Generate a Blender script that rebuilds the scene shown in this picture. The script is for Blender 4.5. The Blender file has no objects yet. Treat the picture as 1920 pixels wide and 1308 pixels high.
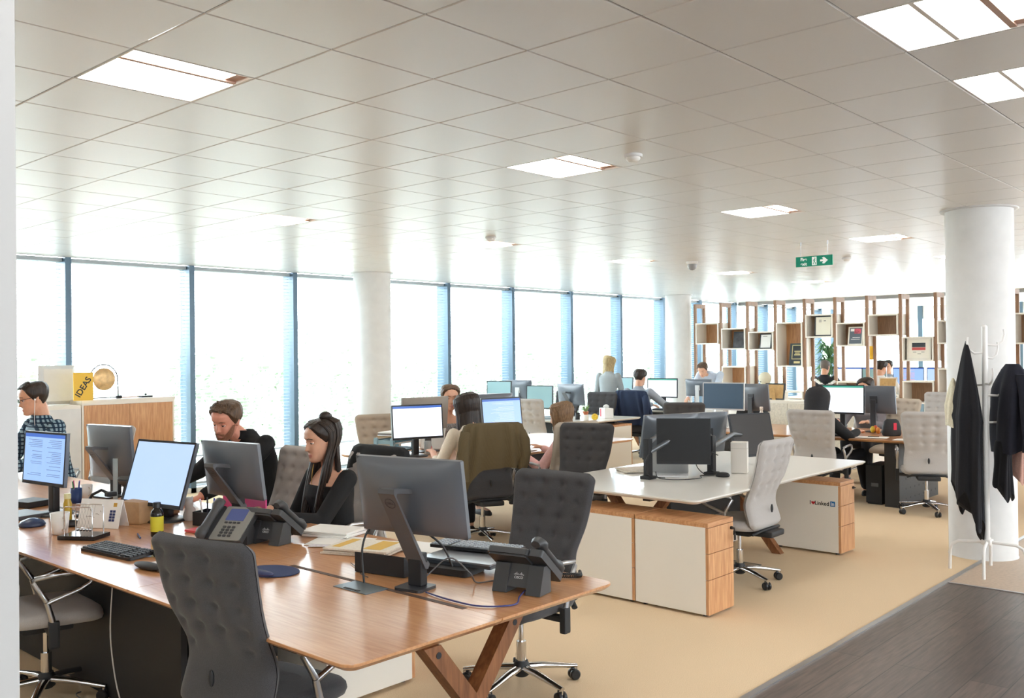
import bpy, bmesh, math, random
from mathutils import Vector, Matrix, Euler
import numpy as np
R = math.radians
rnd = random.Random(7)
C = bpy.context.scene.collection
scene = bpy.context.scene
# ------------------------------------------------------------------ camera, sky, exposure
CAMZ, TILE, CEIL = 1.728, 0.53, 2.90
TX, TY = 1.6446, 2.8944                      # one corner of the ceiling grid
_yaw, _pit, _roll = 0.737867, 0.005366, -0.010656
cam = bpy.data.cameras.new('camera')
co = bpy.data.objects.new('camera', cam); C.objects.link(co)
_f = Vector((math.cos(_pit)*math.cos(_yaw), math.cos(_pit)*math.sin(_yaw), math.sin(_pit)))
_r = Vector((math.sin(_yaw), -math.cos(_yaw), 0)); _u = _r.cross(_f)
_r2 = math.cos(_roll)*_r + math.sin(_roll)*_u; _u2 = -math.sin(_roll)*_r + math.cos(_roll)*_u
co.matrix_world = Matrix(((_r2.x, _u2.x, -_f.x, 0), (_r2.y, _u2.y, -_f.y, 0), (_r2.z, _u2.z, -_f.z, CAMZ), (0, 0, 0, 1)))
cam.sensor_width = 36; cam.lens = 36*1743.7/1920; cam.clip_start = .05
scene.camera = co
w = bpy.data.worlds.new('sky'); scene.world = w; w.use_nodes = True
w.node_tree.nodes['Background'].inputs[0].default_value = (.87, .945, 1, 1)
w.node_tree.nodes['Background'].inputs[1].default_value = 9
vs = scene.view_settings
vs.view_transform = 'Standard'; vs.look = 'None'; vs.exposure = 0.72; vs.gamma = 1; vs.use_curve_mapping = False
scene.display_settings.display_device = 'sRGB'
scene.cycles.max_bounces = 10; scene.cycles.diffuse_bounces = 5; scene.cycles.transparent_max_bounces = 24
scene.cycles.caustics_reflective = False; scene.cycles.caustics_refractive = False
scene.cycles.sample_clamp_indirect = 6
# ------------------------------------------------------------------ materials
MATS = {}
def srgb(h):
    c = [((h >> s) & 255)/255 for s in (16, 8, 0)]
    return tuple(x/12.92 if x <= .04045 else ((x+.055)/1.055)**2.4 for x in c) + (1,)
def mat(name, col, rough=.5, metal=0, spec=.5, emit=None, estr=0, alpha=1, trans=0, noise=0, nscale=200, bump=0, coat=0, sheen=0):
    if name in MATS: return MATS[name]
    m = bpy.data.materials.new(name); m.use_nodes = True; MATS[name] = m
    nt = m.node_tree; b = nt.nodes['Principled BSDF']
    c = srgb(col) if isinstance(col, int) else tuple(col)+(1,)
    b.inputs['Base Color'].default_value = c
    b.inputs['Roughness'].default_value = rough; b.inputs['Metallic'].default_value = metal
    b.inputs['Specular IOR Level'].default_value = spec
    b.inputs['Alpha'].default_value = alpha; b.inputs['Transmission Weight'].default_value = trans
    b.inputs['Coat Weight'].default_value = coat; b.inputs['Sheen Weight'].default_value = sheen
    if emit is not None:
        b.inputs['Emission Color'].default_value = srgb(emit); b.inputs['Emission Strength'].default_value = estr
    if noise or bump:
        tc = nt.nodes.new('ShaderNodeTexCoord'); n = nt.nodes.new('ShaderNodeTexNoise')
        n.inputs['Scale'].default_value = nscale; n.inputs['Detail'].default_value = 4
        nt.links.new(tc.outputs['Object'], n.inputs['Vector'])
        if noise:
            r = nt.nodes.new('ShaderNodeValToRGB')
            r.color_ramp.elements[0].color = tuple(x*(1-noise) for x in c[:3])+(1,); r.color_ramp.elements[0].position = .3
            r.color_ramp.elements[1].color = tuple(min(1, x*(1+noise)) for x in c[:3])+(1,); r.color_ramp.elements[1].position = .7
            nt.links.new(n.outputs['Fac'], r.inputs['Fac']); nt.links.new(r.outputs['Color'], b.inputs['Base Color'])
        if bump:
            bp = nt.nodes.new('ShaderNodeBump'); bp.inputs['Strength'].default_value = bump; bp.inputs['Distance'].default_value = .002
            nt.links.new(n.outputs['Fac'], bp.inputs['Height']); nt.links.new(bp.outputs['Normal'], b.inputs['Normal'])
    return m
def wood(name, c1, c2, scale=(30, 2, 30), rough=.35, planks=None, coat=0):
    if name in MATS: return MATS[name]
    m = bpy.data.materials.new(name); m.use_nodes = True; MATS[name] = m
    nt = m.node_tree; b = nt.nodes['Principled BSDF']; N = nt.nodes.new; L = nt.links.new
    tc = N('ShaderNodeTexCoord'); mp = N('ShaderNodeMapping'); mp.inputs['Scale'].default_value = scale
    L(tc.outputs['Object'], mp.inputs['Vector'])
    n = N('ShaderNodeTexNoise'); n.inputs['Scale'].default_value = 2.2; n.inputs['Detail'].default_value = 7; n.inputs['Distortion'].default_value = .5
    L(mp.outputs['Vector'], n.inputs['Vector'])
    r = N('ShaderNodeValToRGB'); r.color_ramp.elements[0].position = .3; r.color_ramp.elements[1].position = .72
    r.color_ramp.elements[0].color = srgb(c1); r.color_ramp.elements[1].color = srgb(c2)
    L(n.outputs['Fac'], r.inputs['Fac']); out = r.outputs['Color']
    if planks:
        br = N('ShaderNodeTexBrick'); br.inputs['Scale'].default_value = 1; br.inputs['Mortar Size'].default_value = .003
        br.inputs['Brick Width'].default_value = planks[0]; br.inputs['Row Height'].default_value = planks[1]
        br.inputs['Color1'].default_value = (.72, .72, .72, 1); br.inputs['Color2'].default_value = (1.12, 1.1, 1.08, 1); br.inputs['Mortar'].default_value = (.25, .25, .25, 1)
        L(tc.outputs['Object'], br.inputs['Vector'])
        mx = N('ShaderNodeMixRGB'); mx.blend_type = 'MULTIPLY'; mx.inputs['Fac'].default_value = 1
        L(out, mx.inputs['Color1']); L(br.outputs['Color'], mx.inputs['Color2']); out = mx.outputs['Color']
    L(out, b.inputs['Base Color'])
    b.inputs['Roughness'].default_value = rough; b.inputs['Coat Weight'].default_value = coat; b.inputs['Coat Roughness'].default_value = .12
    return m
def wave_mat(name, c1, c2, scale, direction='X', rough=.8, c3=None, scale2=None):
    """woven / striped cloth"""
    if name in MATS: return MATS[name]
    m = bpy.data.materials.new(name); m.use_nodes = True; MATS[name] = m
    nt = m.node_tree; b = nt.nodes['Principled BSDF']; N = nt.nodes.new; L = nt.links.new
    tc = N('ShaderNodeTexCoord'); wv = N('ShaderNodeTexWave'); wv.bands_direction = direction; wv.inputs['Scale'].default_value = scale
    wv.inputs['Distortion'].default_value = .6; wv.inputs['Detail'].default_value = 1
    L(tc.outputs['Object'], wv.inputs['Vector'])
    r = N('ShaderNodeValToRGB'); r.color_ramp.elements[0].color = srgb(c1); r.color_ramp.elements[1].color = srgb(c2)
    r.color_ramp.elements[0].position = .35; r.color_ramp.elements[1].position = .65
    L(wv.outputs['Fac'], r.inputs['Fac']); out = r.outputs['Color']
    if c3 is not None:
        w2 = N('ShaderNodeTexWave'); w2.bands_direction = 'Z'; w2.inputs['Scale'].default_value = scale2 or scale
        L(tc.outputs['Object'], w2.inputs['Vector'])
        r2 = N('ShaderNodeValToRGB'); r2.color_ramp.elements[0].position = .72; r2.color_ramp.elements[1].position = .8
        L(w2.outputs['Fac'], r2.inputs['Fac'])
        mx = N('ShaderNodeMixRGB'); mx.inputs['Color2'].default_value = srgb(c3)
        L(r2.outputs['Color'], mx.inputs['Fac']); L(out, mx.inputs['Color1']); out = mx.outputs['Color']
    L(out, b.inputs['Base Color']); b.inputs['Roughness'].default_value = rough; b.inputs['Specular IOR Level'].default_value = .2
    return m
white_paint = mat('white_paint', 0xdfdedc, .55, noise=.03, nscale=9)
ceil_metal = mat('ceiling_metal', 0xe6e5e3, .32, spec=.7, bump=.12, nscale=900)
ceil_gap = mat('ceiling_gap', 0x7d7e80, .8)
carpet = mat('carpet', 0xdfc6a4, .95, spec=.1, noise=.14, nscale=260, bump=.6)
darkwood = wood('dark_floorboards', 0x4a403c, 0x6a5c55, (2, 26, 2), .38, planks=(2.6, .19))
stone = mat('stone_tile', 0xb9a48f, .5, noise=.1, nscale=40)
steel = mat('steel', 0xb8b8ba, .3, 1)
chrome = mat('chrome', 0xd2d2d4, .12, 1)
oak = wood('oak_veneer', 0xb67e52, 0xd9a879, (26, 26, 2.2), .45)
oak_h = wood('oak_veneer_flat', 0xb67e52, 0xd9a879, (2.2, 26, 26), .45)
desk_oak = wood('desk_oak', 0xbf8454, 0xd6a070, (34, 2.4, 30), .3, coat=.55)
desk_oak_x = wood('desk_oak_cross', 0xbf8454, 0xd6a070, (2.4, 34, 30), .3, coat=.55)
walnut = wood('walnut_legs', 0x6e4326, 0x96623c, (24, 24, 3), .5)
divider_wood = wood('divider_wood', 0x8a6a52, 0xad8567, (20, 20, 2), .5)
cream = mat('cream_laminate', 0xebe5da, .45)
desk_white = mat('white_laminate', 0xe9e6df, .3, coat=.3)
black_pl = mat('black_plastic', 0x17181b, .42)
soft_black = mat('soft_black', 0x202124, .6)
grey_pl = mat('grey_plastic', 0x5a5b5e, .42)
dark_pl = mat('charcoal_plastic', 0x35363a, .4)
back_pl = mat('monitor_back', 0x5f656e, .28, spec=.8)
light_pl = mat('light_plastic', 0xd9dadb, .45)
black_metal = mat('black_metal', 0x2b2a2b, .5)
panel_black = mat('black_panel', 0x131316, .6)
fab_dark = mat('charcoal_fabric', 0x4c4b4d, .95, spec=.15, noise=.22, nscale=420, bump=.4, sheen=.2)
fab_grey = mat('light_grey_fabric', 0xb3aeaa, .95, spec=.15, noise=.1, nscale=420, bump=.4, sheen=.2)
fab_beige = mat('beige_fabric', 0xbdb1a2, .95, spec=.15, noise=.1, nscale=420, bump=.4)
screen_off = mat('screen_off', 0x0d0d0f, .32)
paper = mat('paper', 0xeeece8, .7)
ceramic = mat('ceramic', 0xe8e5e0, .18)
skin = mat('skin', 0xdba88c, .5, noise=.05, nscale=30)
skin_warm = mat('skin_warm', 0xd9957c, .5, noise=.06, nscale=30)
lip = mat('lips', 0xc58374, .45)
eye_white = mat('eye_white', 0xe4e0dc, .25)
eye_dark = mat('iris_dark', 0x2a1d16, .2)
# ------------------------------------------------------------------ mesh builder
class MB:
    def __init__(s): s.v = []; s.f = []; s.sm = []; s.mi = []; s.cur = 0
    def add(s, vs_, fs, smooth=False, M=None):
        o = len(s.v)
        s.v += [tuple(M @ Vector(p)) if M else tuple(p) for p in vs_]
        s.f += [tuple(i+o for i in f) for f in fs]; s.sm += [smooth]*len(fs); s.mi += [s.cur]*len(fs)
        return s
    def box(s, c, d, M=None, bev=0, taper=1):
        x, y, z = d[0]/2, d[1]/2, d[2]/2
        if bev:
            bm = bmesh.new(); bmesh.ops.create_cube(bm, size=1)
            for v in bm.verts:
                k = taper if v.co.z > 0 else 1
                v.co = Vector((v.co.x*d[0]*k, v.co.y*d[1]*k, v.co.z*d[2]))
            bmesh.ops.bevel(bm, geom=bm.edges[:], offset=bev, segments=2, affect='EDGES', profile=.7)
            bm.verts.index_update()
            r = s.add([v.co+Vector(c) for v in bm.verts], [[v.index for v in f.verts] for f in bm.faces], False, M); bm.free(); return r
        k = taper
        P = [(-x, -y, -z), (x, -y, -z), (x, y, -z), (-x, y, -z), (-x*k, -y*k, z), (x*k, -y*k, z), (x*k, y*k, z), (-x*k, y*k, z)]
        return s.add([(p[0]+c[0], p[1]+c[1], p[2]+c[2]) for p in P], [(0, 3, 2, 1), (4, 5, 6, 7), (0, 1, 5, 4), (1, 2, 6, 5), (2, 3, 7, 6), (3, 0, 4, 7)], False, M)
    def bb(s, x0, x1, y0, y1, z0, z1, M=None, bev=0):
        return s.box(((x0+x1)/2, (y0+y1)/2, (z0+z1)/2), (x1-x0, y1-y0, z1-z0), M, bev)
    def loft(s, rings, caps=True, closed=True, smooth=True, M=None):
        n = len(rings[0]); V = [p for r in rings for p in r]; Fc = []
        for i in range(len(rings)-1):
            for j in range(n if closed else n-1):
                a = i*n+j; b = i*n+(j+1) % n
                Fc.append((a, b, b+n, a+n))
        s.add(V, Fc, smooth, M)
        if caps and closed:
            s.add(rings[0], [tuple(range(n))[::-1]], False, M); s.add(rings[-1], [tuple(range(n))], False, M)
        return s
    def tube(s, pts, r, n=8, M=None, flat=1, up=None, caps=True):
        pts = [Vector(p) for p in pts]; rings = []; prev = None
        for i, p in enumerate(pts):
            t = (pts[min(i+1, len(pts)-1)]-pts[max(i-1, 0)])
            if t.length < 1e-9: t = Vector((0, 0, 1))
            t.normalize()
            if prev is None:
                a = Vector(up) if up else (Vector((0, 0, 1)) if abs(t.z) < .9 else Vector((1, 0, 0)))
            else: a = prev
            a = (a - t*a.dot(t))
            if a.length < 1e-6: a = t.orthogonal()
            a.normalize(); prev = a; b = t.cross(a)
            rr = r[i] if isinstance(r, (list, tuple)) else r
            rings.append([p + a*(rr*flat*math.cos(2*math.pi*k/n)) + b*(rr*math.sin(2*math.pi*k/n)) for k in range(n)])
        return s.loft(rings, caps, True, n > 5, M)
    def cyl(s, p0, p1, r0, r1=None, n=16, M=None): return s.tube([p0, p1], [r0, r0 if r1 is None else r1], n, M)
    def lathe(s, prof, n=24, M=None, caps=True):
        return s.loft([[(r*math.cos(2*math.pi*k/n), r*math.sin(2*math.pi*k/n), z) for k in range(n)] for r, z in prof], caps, True, True, M)
    def prism(s, poly, z0, z1, M=None):
        n = len(poly)
        return s.loft([[(x, y, z0) for x, y in poly], [(x, y, z1) for x, y in poly]], True, True, False, M)
    def ball(s, c, r, n=12, M=None, rot=None):
        r = (r, r, r) if isinstance(r, (int, float)) else r; rings = []
        q = rot or Matrix.Identity(3)
        for i in range(n//2+1):
            t = math.pi*i/(n//2); t = min(max(t, .03), math.pi-.03)
            rings.append([Vector(c)+q @ Vector((r[0]*math.sin(t)*math.cos(2*math.pi*k/n), r[1]*math.sin(t)*math.sin(2*math.pi*k/n), -r[2]*math.cos(t))) for k in range(n)])
        return s.loft(rings, True, True, True, M)
    def grid(s, fn, nu, nv, M=None, smooth=True):
        V = [fn(i/nu, j/nv) for j in range(nv+1) for i in range(nu+1)]
        return s.add(V, [(j*(nu+1)+i, j*(nu+1)+i+1, (j+1)*(nu+1)+i+1, (j+1)*(nu+1)+i) for j in range(nv) for i in range(nu)], smooth, M)
    def mesh(s, name, mats):
        me = bpy.data.meshes.new(name); me.from_pydata(s.v, [], s.f)
        for m in (mats if isinstance(mats, (list, tuple)) else [mats]): me.materials.append(m)
        me.polygons.foreach_set('use_smooth', s.sm); me.polygons.foreach_set('material_index', s.mi)
        me.update(); return me
def rrect(x0, x1, y0, y1, r, n=5):
    out = []
    for cx, cy, a in ((x1-r, y1-r, 0), (x0+r, y1-r, 90), (x0+r, y0+r, 180), (x1-r, y0+r, 270)):
        out += [(cx+r*math.cos(R(a+90*k/n)), cy+r*math.sin(R(a+90*k/n))) for k in range(n+1)]
    return out
def T(x, y, z, rz=0, rx=0, ry=0): return Matrix.Translation((x, y, z)) @ Euler((R(rx), R(ry), R(rz)), 'XYZ').to_matrix().to_4x4()
# ------------------------------------------------------------------ objects
def thing(name, label, cat, loc=(0, 0, 0), rz=0, group=None):
    o = bpy.data.objects.new(name, None); C.objects.link(o); o.empty_display_size = .1
    o.location = loc; o.rotation_euler = (0, 0, R(rz)); return tag(o, label, cat, group)
def tag(o, label, cat, group=None):
    o['label'] = label; o['category'] = cat
    if group: o['group'] = group
    return o
def part(name, mb, m, parent=None, M=None, label=None):
    o = bpy.data.objects.new(name, mb.mesh(name, m) if isinstance(mb, MB) else mb); C.objects.link(o)
    if parent: o.parent = parent
    if M is not None: o.matrix_local = M
    if label: o['label'] = label
    return o
def single(name, mb, m, label, cat, loc=(0, 0, 0), rz=0, group=None):
    o = part(name, mb, m); o.location = loc; o.rotation_euler = (0, 0, R(rz)); return tag(o, label, cat, group)
def struct(name, mb, m, parent=None):
    o = part(name, mb, m, parent)
    if not parent: o['kind'] = 'structure'
    return o
def copy_tree(o, parent=None):
    c = o.copy(); C.objects.link(c)
    if parent: c.parent = parent; c.matrix_parent_inverse = o.matrix_parent_inverse
    for ch in list(o.children): copy_tree(ch, c)
    return c
def text_mb(s, size, M, extrude=.0006, align='CENTER', bold=0, shear=0):
    cu = bpy.data.curves.new('letters', 'FONT'); cu.body = s; cu.size = size; cu.extrude = extrude; cu.align_x = align; cu.align_y = 'CENTER'; cu.offset = bold; cu.shear = shear
    o = bpy.data.objects.new('letters', cu); C.objects.link(o)
    dg = bpy.context.evaluated_depsgraph_get(); me = bpy.data.meshes.new_from_object(o.evaluated_get(dg))
    mb = MB(); mb.add([v.co.copy() for v in me.vertices], [tuple(p.vertices) for p in me.polygons], False, M)
    bpy.data.objects.remove(o); bpy.data.curves.remove(cu); bpy.data.meshes.remove(me); return mb
# ------------------------------------------------------------------ room shell
WALL_Y = 11.0
def slab(name, x0, x1, y0, y1, z0, z1, m): return struct(name, MB().bb(x0, x1, y0, y1, z0, z1), m)
slab('floor', -4, 26, 2.30, 11.6, -.1, 0, carpet)
slab('floor.001', -4, 7.26, -6, 2.265, -.1, .0, darkwood)
slab('floor.002', 7.285, 26, -6, 2.265, -.1, .0, stone)
slab('trim_1', -4, 26, 2.265, 2.30, -.1, .006, steel)
slab('trim_2', 7.26, 7.285, -6, 2.265, -.1, .005, steel)
slab('ground', -14, 40, 11.6, 60, -.3, -.12, mat('paving_outside', 0xa6a69c, .8, noise=.1, nscale=3))
LIGHTS = [(1, 0), (1, 5), (1, 10), (1, 15), (1, 20), (7, 5), (7, 10), (7, 15), (7, 20), (7, 25), (-4, 3), (-4, 5), (-4, 10), (-4, 15), (-4, 20), (-4, -2), (1, -5), (7, 0), (-9, 5), (-9, 0), (-9, 10)]
def ceiling():
    mb = MB(); g = .0022; b = .004
    i0, i1 = -10, 34; j0, j1 = -17, 15
    for i in range(i0, i1+1):
        for j in range(j0, j1+1):
            if (j, i) in LIGHTS: continue
            xa, xb = TX+i*TILE+g, TX+(i+1)*TILE-g; ya, yb = TY+j*TILE+g, TY+(j+1)*TILE-g
            yb = min(yb, WALL_Y+.05)
            if yb < ya+.02: continue
            P = [(xa, ya, CEIL+b), (xb, ya, CEIL+b), (xb, yb, CEIL+b), (xa, yb, CEIL+b), (xa+b, ya+b, CEIL), (xb-b, ya+b, CEIL), (xb-b, yb-b, CEIL), (xa+b, yb-b, CEIL)]
            mb.add(P, [(4, 7, 6, 5), (0, 4, 5, 1), (1, 5, 6, 2), (2, 6, 7, 3), (3, 7, 4, 0)])
    c = struct('ceiling', mb, ceil_metal)
    struct('ceiling_void', MB().bb(TX+i0*TILE, TX+(i1+1)*TILE, TY+j0*TILE, WALL_Y+.2, CEIL+.12, CEIL+.2), ceil_gap)
    xe = TX+(i1+1)*TILE
    slab('ceiling.001', xe+.12, 26, -6, WALL_Y+.2, CEIL+.02, CEIL+.12, white_paint)
    slab('trim_3', xe, xe+.12, -6, WALL_Y, CEIL-.07, CEIL+.1, mat('bulkhead_grey', 0x9a9a9b, .6))
ceiling()
lamp_glow = mat('lamp_diffuser', 0xffffff, .5, emit=0xfffdf8, estr=9)
lamp_frame = mat('lamp_frame', 0xe8e4de, .4); lamp_rib = mat('lamp_rib', 0xc9a694, .5)
def ceiling_light(j, i, label):
    x, y = TX+i*TILE, TY+j*TILE; s = TILE
    t = thing('ceiling_light', label, 'light', (x, y, CEIL), group='square recessed ceiling lights')
    f = MB(); e = .012; h = .05
    for a in ((.004, s-.004, .004, e), (.004, s-.004, s-e, s-.004), (.004, e, e, s-e), (s-e, s-.004, e, s-e)): f.bb(a[0], a[1], a[2], a[3], 0, h)
    part('frame', f, lamp_frame, t)
    if j == -4:
        part('diffuser', MB().bb(e, s-e, .155, .326, .004, .012), lamp_glow, t); part('diffuser', MB().bb(e, s-e, .344, s-e, .004, .012), lamp_glow, t)
        part('divider', MB().bb(e, s-e, .326, .344, .002, .014), lamp_frame, t)
    else: part('diffuser', MB().bb(e, s-e, .155, s-e, .004, .012), lamp_glow, t)
    part('diffuser', MB().bb(e, s-e-.05, e, .13, .030, .038), lamp_glow, t)
    part('rib', MB().bb(e, s-e, .13, .155, .002, .036), lamp_rib, t)
    part('end_cap', MB().bb(s-e-.05, s-e, e, .13, .01, .04), lamp_rib, t, label='pale brown end cap of the narrow lamp strip')
    return t
lnames = {(1, 0): 'large recessed ceiling light at upper left of the photo', (1, 5): 'recessed ceiling light over the middle of the office, left of the smoke detector',
          (1, 10): 'recessed ceiling light second in the row behind the smoke detector', (1, 15): 'recessed ceiling light to the right of and above the fire exit sign',
          (-4, 3): 'recessed ceiling light cut off at the top right corner', (-4, 5): 'recessed ceiling light at the right edge below the corner one'}
for k, (j, i) in enumerate(LIGHTS):
    row = {1: 'middle row', 7: 'row nearest the windows', -4: 'right hand row', -9: 'row far right'}[j]
    ceiling_light(j, i, lnames.get((j, i), 'recessed ceiling light, number %d along the %s, counted from the camera' % (sum(1 for a in LIGHTS if a[0] == j and a[1] <= i), row)))
# foreground wall that fills the left edge
def nearwall():
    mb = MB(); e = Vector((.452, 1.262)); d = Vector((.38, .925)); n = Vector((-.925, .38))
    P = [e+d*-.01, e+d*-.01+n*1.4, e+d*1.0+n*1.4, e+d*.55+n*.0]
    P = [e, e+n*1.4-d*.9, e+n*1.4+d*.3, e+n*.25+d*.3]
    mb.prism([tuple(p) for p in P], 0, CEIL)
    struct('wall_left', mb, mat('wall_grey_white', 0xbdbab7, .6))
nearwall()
for n, (x, y) in enumerate(((8.45, 2.35), (8.45, 10.36), (16.45, 10.33))):
    o = struct('column', MB().lathe([(.268, 0), (.268, .004), (.262, .006), (.262, CEIL-.02), (.262, CEIL+.05)], 64), white_paint); o.location = (x, y, 0)
    r = struct('ceiling_ring', MB().lathe([(.264, CEIL-.012), (.295, CEIL-.012), (.30, CEIL-.004), (.30, CEIL+.004), (.264, CEIL+.004)], 64, caps=False), mat('ring_white', 0xd0cfcd, .5)); r.location = (x, y, 0)
# ------------------------------------------------------------------ window wall
MX = [1.4, 2.95, 4.5, 6.04, 7.6, 9.1, 10.58, 12.15, 13.8, 15.4, 16.98, 18.5, 20.1, 21.7, 23.3, 24.9]
mull = mat('mullion_blue_grey', 0x53697a, .35, metal=.3)
glass = mat('window_glass', 0xffffff, .02)
def mk_glass():
    nt = glass.node_tree; nt.nodes.clear(); N = nt.nodes.new
    o = N('ShaderNodeOutputMaterial'); mx = N('ShaderNodeMixShader'); t = N('ShaderNodeBsdfTransparent'); g = N('ShaderNodeBsdfGlossy')
    t.inputs[0].default_value = (.95, .98, .985, 1); g.inputs['Roughness'].default_value = .02; mx.inputs[0].default_value = .05
    nt.links.new(t.outputs[0], mx.inputs[1]); nt.links.new(g.outputs[0], mx.inputs[2]); nt.links.new(mx.outputs[0], o.inputs[0])
mk_glass()
slat_m = mat('blind_slat_white', 0xa9b1b6, .5)
ordn = ['first', 'second', 'third', 'fourth', 'fifth', 'sixth', 'seventh', 'eighth', 'ninth', 'tenth', 'eleventh', 'twelfth', 'thirteenth', 'fourteenth', 'fifteenth', 'sixteenth', 'seventeenth', 'eighteenth']
proto_blind = None
for k in range(len(MX)-1):
    xa, xb = MX[k]+.035, MX[k+1]-.035
    wn = bpy.data.objects.new('window_%d' % (k+1), None); C.objects.link(wn); wn['kind'] = 'structure'; wn.location = (MX[k], WALL_Y, 0)
    f = MB().bb(-.035, .035, 0, .26, 0, CEIL)
    if k == len(MX)-2: f.bb(MX[k+1]-MX[k]-.035, MX[k+1]-MX[k]+.035, 0, .26, 0, CEIL)
    part('mullion', f, mull, wn)
    L_ = xb-xa
    part('rail', MB().bb(.035, .035+L_, .18, .25, 0, .1).bb(.035, .035+L_, .19, .23, .42, .46).bb(.035, .035+L_, .18, .25, CEIL-.05, CEIL), mat('frame_white', 0xd9dde0, .4), wn)
    part('pane', MB().bb(.035, .035+L_, .205, .213, .1, CEIL-.05), glass, wn)
    b = thing('venetian_blind', ('white slatted venetian blind over the %s window from the left' % ordn[k-1]) if k else 'white slatted venetian blind hidden behind the wall at the left edge', 'blind', (xa, WALL_Y+.1, 0), group='white venetian blinds along the window wall')
    part('headrail', MB().bb(.005, L_-.005, -.025, .025, CEIL-.05, CEIL-.005), slat_m, b)
    s = MB()
    nsl = 58
    for q in range(nsl):
        z = .16+q*(CEIL-.25)/(nsl-1); s.box((L_/2, 0, 0), (L_-.02, .034, .0014), T(0, 0, z, 0, 14))
    part('slats', s, slat_m, b)
    part('bottom_rail', MB().bb(.008, L_-.008, -.016, .016, .10, .125), slat_m, b)
    cds = MB()
    for u in (.18, .82): cds.cyl((L_*u, -.018, .12), (L_*u, -.018, CEIL-.05), .0012, n=4)
    part('cord', cds, slat_m, b)
slab('trim_4', 1.2, 26, WALL_Y+.0, WALL_Y+.16, 0.0, .06, white_paint)
# far office window wall
for k in range(7):
    y = 11.0-k*2.4
    wn = bpy.data.objects.new('window_%d' % (len(MX)+k), None); C.objects.link(wn); wn['kind'] = 'structure'; wn.location = (25.6, y, 0)
    part('mullion', MB().bb(0, .2, -.06, .06, 0, CEIL), mull, wn)
    part('rail', MB().bb(.05, .15, -2.34, -.06, 0, .7).bb(.05, .15, -2.34, -.06, CEIL-.35, CEIL), mat('frame_white', 0xd9dde0, .4), wn)
    part('pane', MB().bb(.09, .1, -2.34, -.06, .7, CEIL-.35), glass, wn)
# unseen side walls; the right one's height is set to limit incoming daylight
slab('wall_back', -4, -3.9, -6, 11, 0, CEIL+.1, white_paint)
slab('wall_right', -4, 26, -6, -5.9, 0, 1.9, white_paint)
slab('wall_left.001', -4, 1.36, WALL_Y, WALL_Y+.2, 0, CEIL+.1, white_paint)
# planting outside the glass
def hedge(x0, x1, y, zt, n, seed):
    rr = random.Random(seed); mb = MB()
    for q in range(n):
        x = rr.uniform(x0, x1); top = zt*(.65+.35*math.sin(x*1.7+seed)*math.sin(x*.6+1)+.15*rr.random())
        z = top*rr.random()**.6; p = Vector((x, y+rr.uniform(-.7, .7), z)); s = rr.uniform(.05, .13)
        m = Matrix.Translation(p) @ Euler((rr.uniform(0, 6), rr.uniform(0, 6), rr.uniform(0, 6))).to_matrix().to_4x4()
        mb.add([(-s, 0, 0), (0, -s*.5, .01), (s, 0, 0), (0, s*.5, .01)], [(0, 1, 2, 3)], False, m)
    o = part('hedge', mb, mat('leaf_green', 0xa0ad98, .6)); o['kind'] = 'stuff'; tag(o, 'pale green hedge leaves showing faintly through the blinds', 'hedge')
hedge(1, 32, 14.2, 2.3, 9000, 3)
# ------------------------------------------------------------------ office chairs
def back_shell():
    """tufted back rest, front faces +x, z from the bottom; returns a mesh builder"""
    mb = MB(); nu, nv = 48, 56; H = .66; z0 = .43
    def outline(v):            # half width along the height
        wd = .238 + .034*max(0, (v-.40)/.60)**1.0
        wd -= .014*math.exp(-((v-.40)/.16)**2)
        if v < .08: wd -= .05*(1-v/.08)**2
        if v > .93: wd -= .045*((v-.93)/.07)**2.2
        return wd
    def mid(v): return -.235 + .055*math.exp(-((v-.30)/.22)**2) - .13*max(0, v-.25)**1.25
    cols = [-.72, -.24, .24, .72]; rows = [.90, .77, .635, .50, .37]
    def tuft(u, v):
        t = 0
        for r_ in rows:
            for c_ in cols:
                wv = .30 if r_ > .4 else .2
                if r_ < .4 and abs(c_) < .5: continue
                t += math.exp(-((u-c_)/.10)**2-((v-r_)/.030)**2)*.9
        g = 0
        if v > .33:
            k = min(1, (v-.33)/.1)
            for c_ in cols: g += math.exp(-((u-c_)/.13)**2)*.34*k
            for r_ in rows: g += math.exp(-((v-r_)/.022)**2)*.28*k
        e = (1-abs(u)**6)*min(1, (1-v)/.06, v/.05)
        return (t*.016+g*.013)*max(0, e)
    def side(sgn):
        def fn(a, b):
            u = 2*a-1; v = b; th = .038*(max(0, 1-abs(u)**9))**.5*min(1, (max(0, (1-v)/.045))**.5, (max(0, v/.05))**.5)
            return (mid(v)+sgn*max(.0015, th-tuft(u, v)) + .018*u*u, u*outline(v), z0+H*v)
        return fn
    mb.grid(side(1), nu, nv); fr = side(-1)
    mb.grid(lambda a, b: fr(1-a, b), nu, nv)
    return mb
BACK = back_shell()
def seat_shell():
    mb = MB(); rings = []
    for z, k in ((.415, .90), (.425, .97), (.445, 1.0), (.468, .985), (.482, .93), (.488, .80), (.490, .4)):
        ring = []
        for q in range(40):
            a = 2*math.pi*q/40; ca, sa = math.cos(a), math.sin(a)
            x = math.copysign(abs(ca)**.55, ca)*.245*k; y = math.copysign(abs(sa)**.55, sa)*.25*k
            ring.append((x+.015, y, z-.02*max(0, x/.24)**3+.006*abs(y/.25)**2))
        rings.append(ring)
    return mb.loft(rings)
SEAT = seat_shell()
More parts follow.
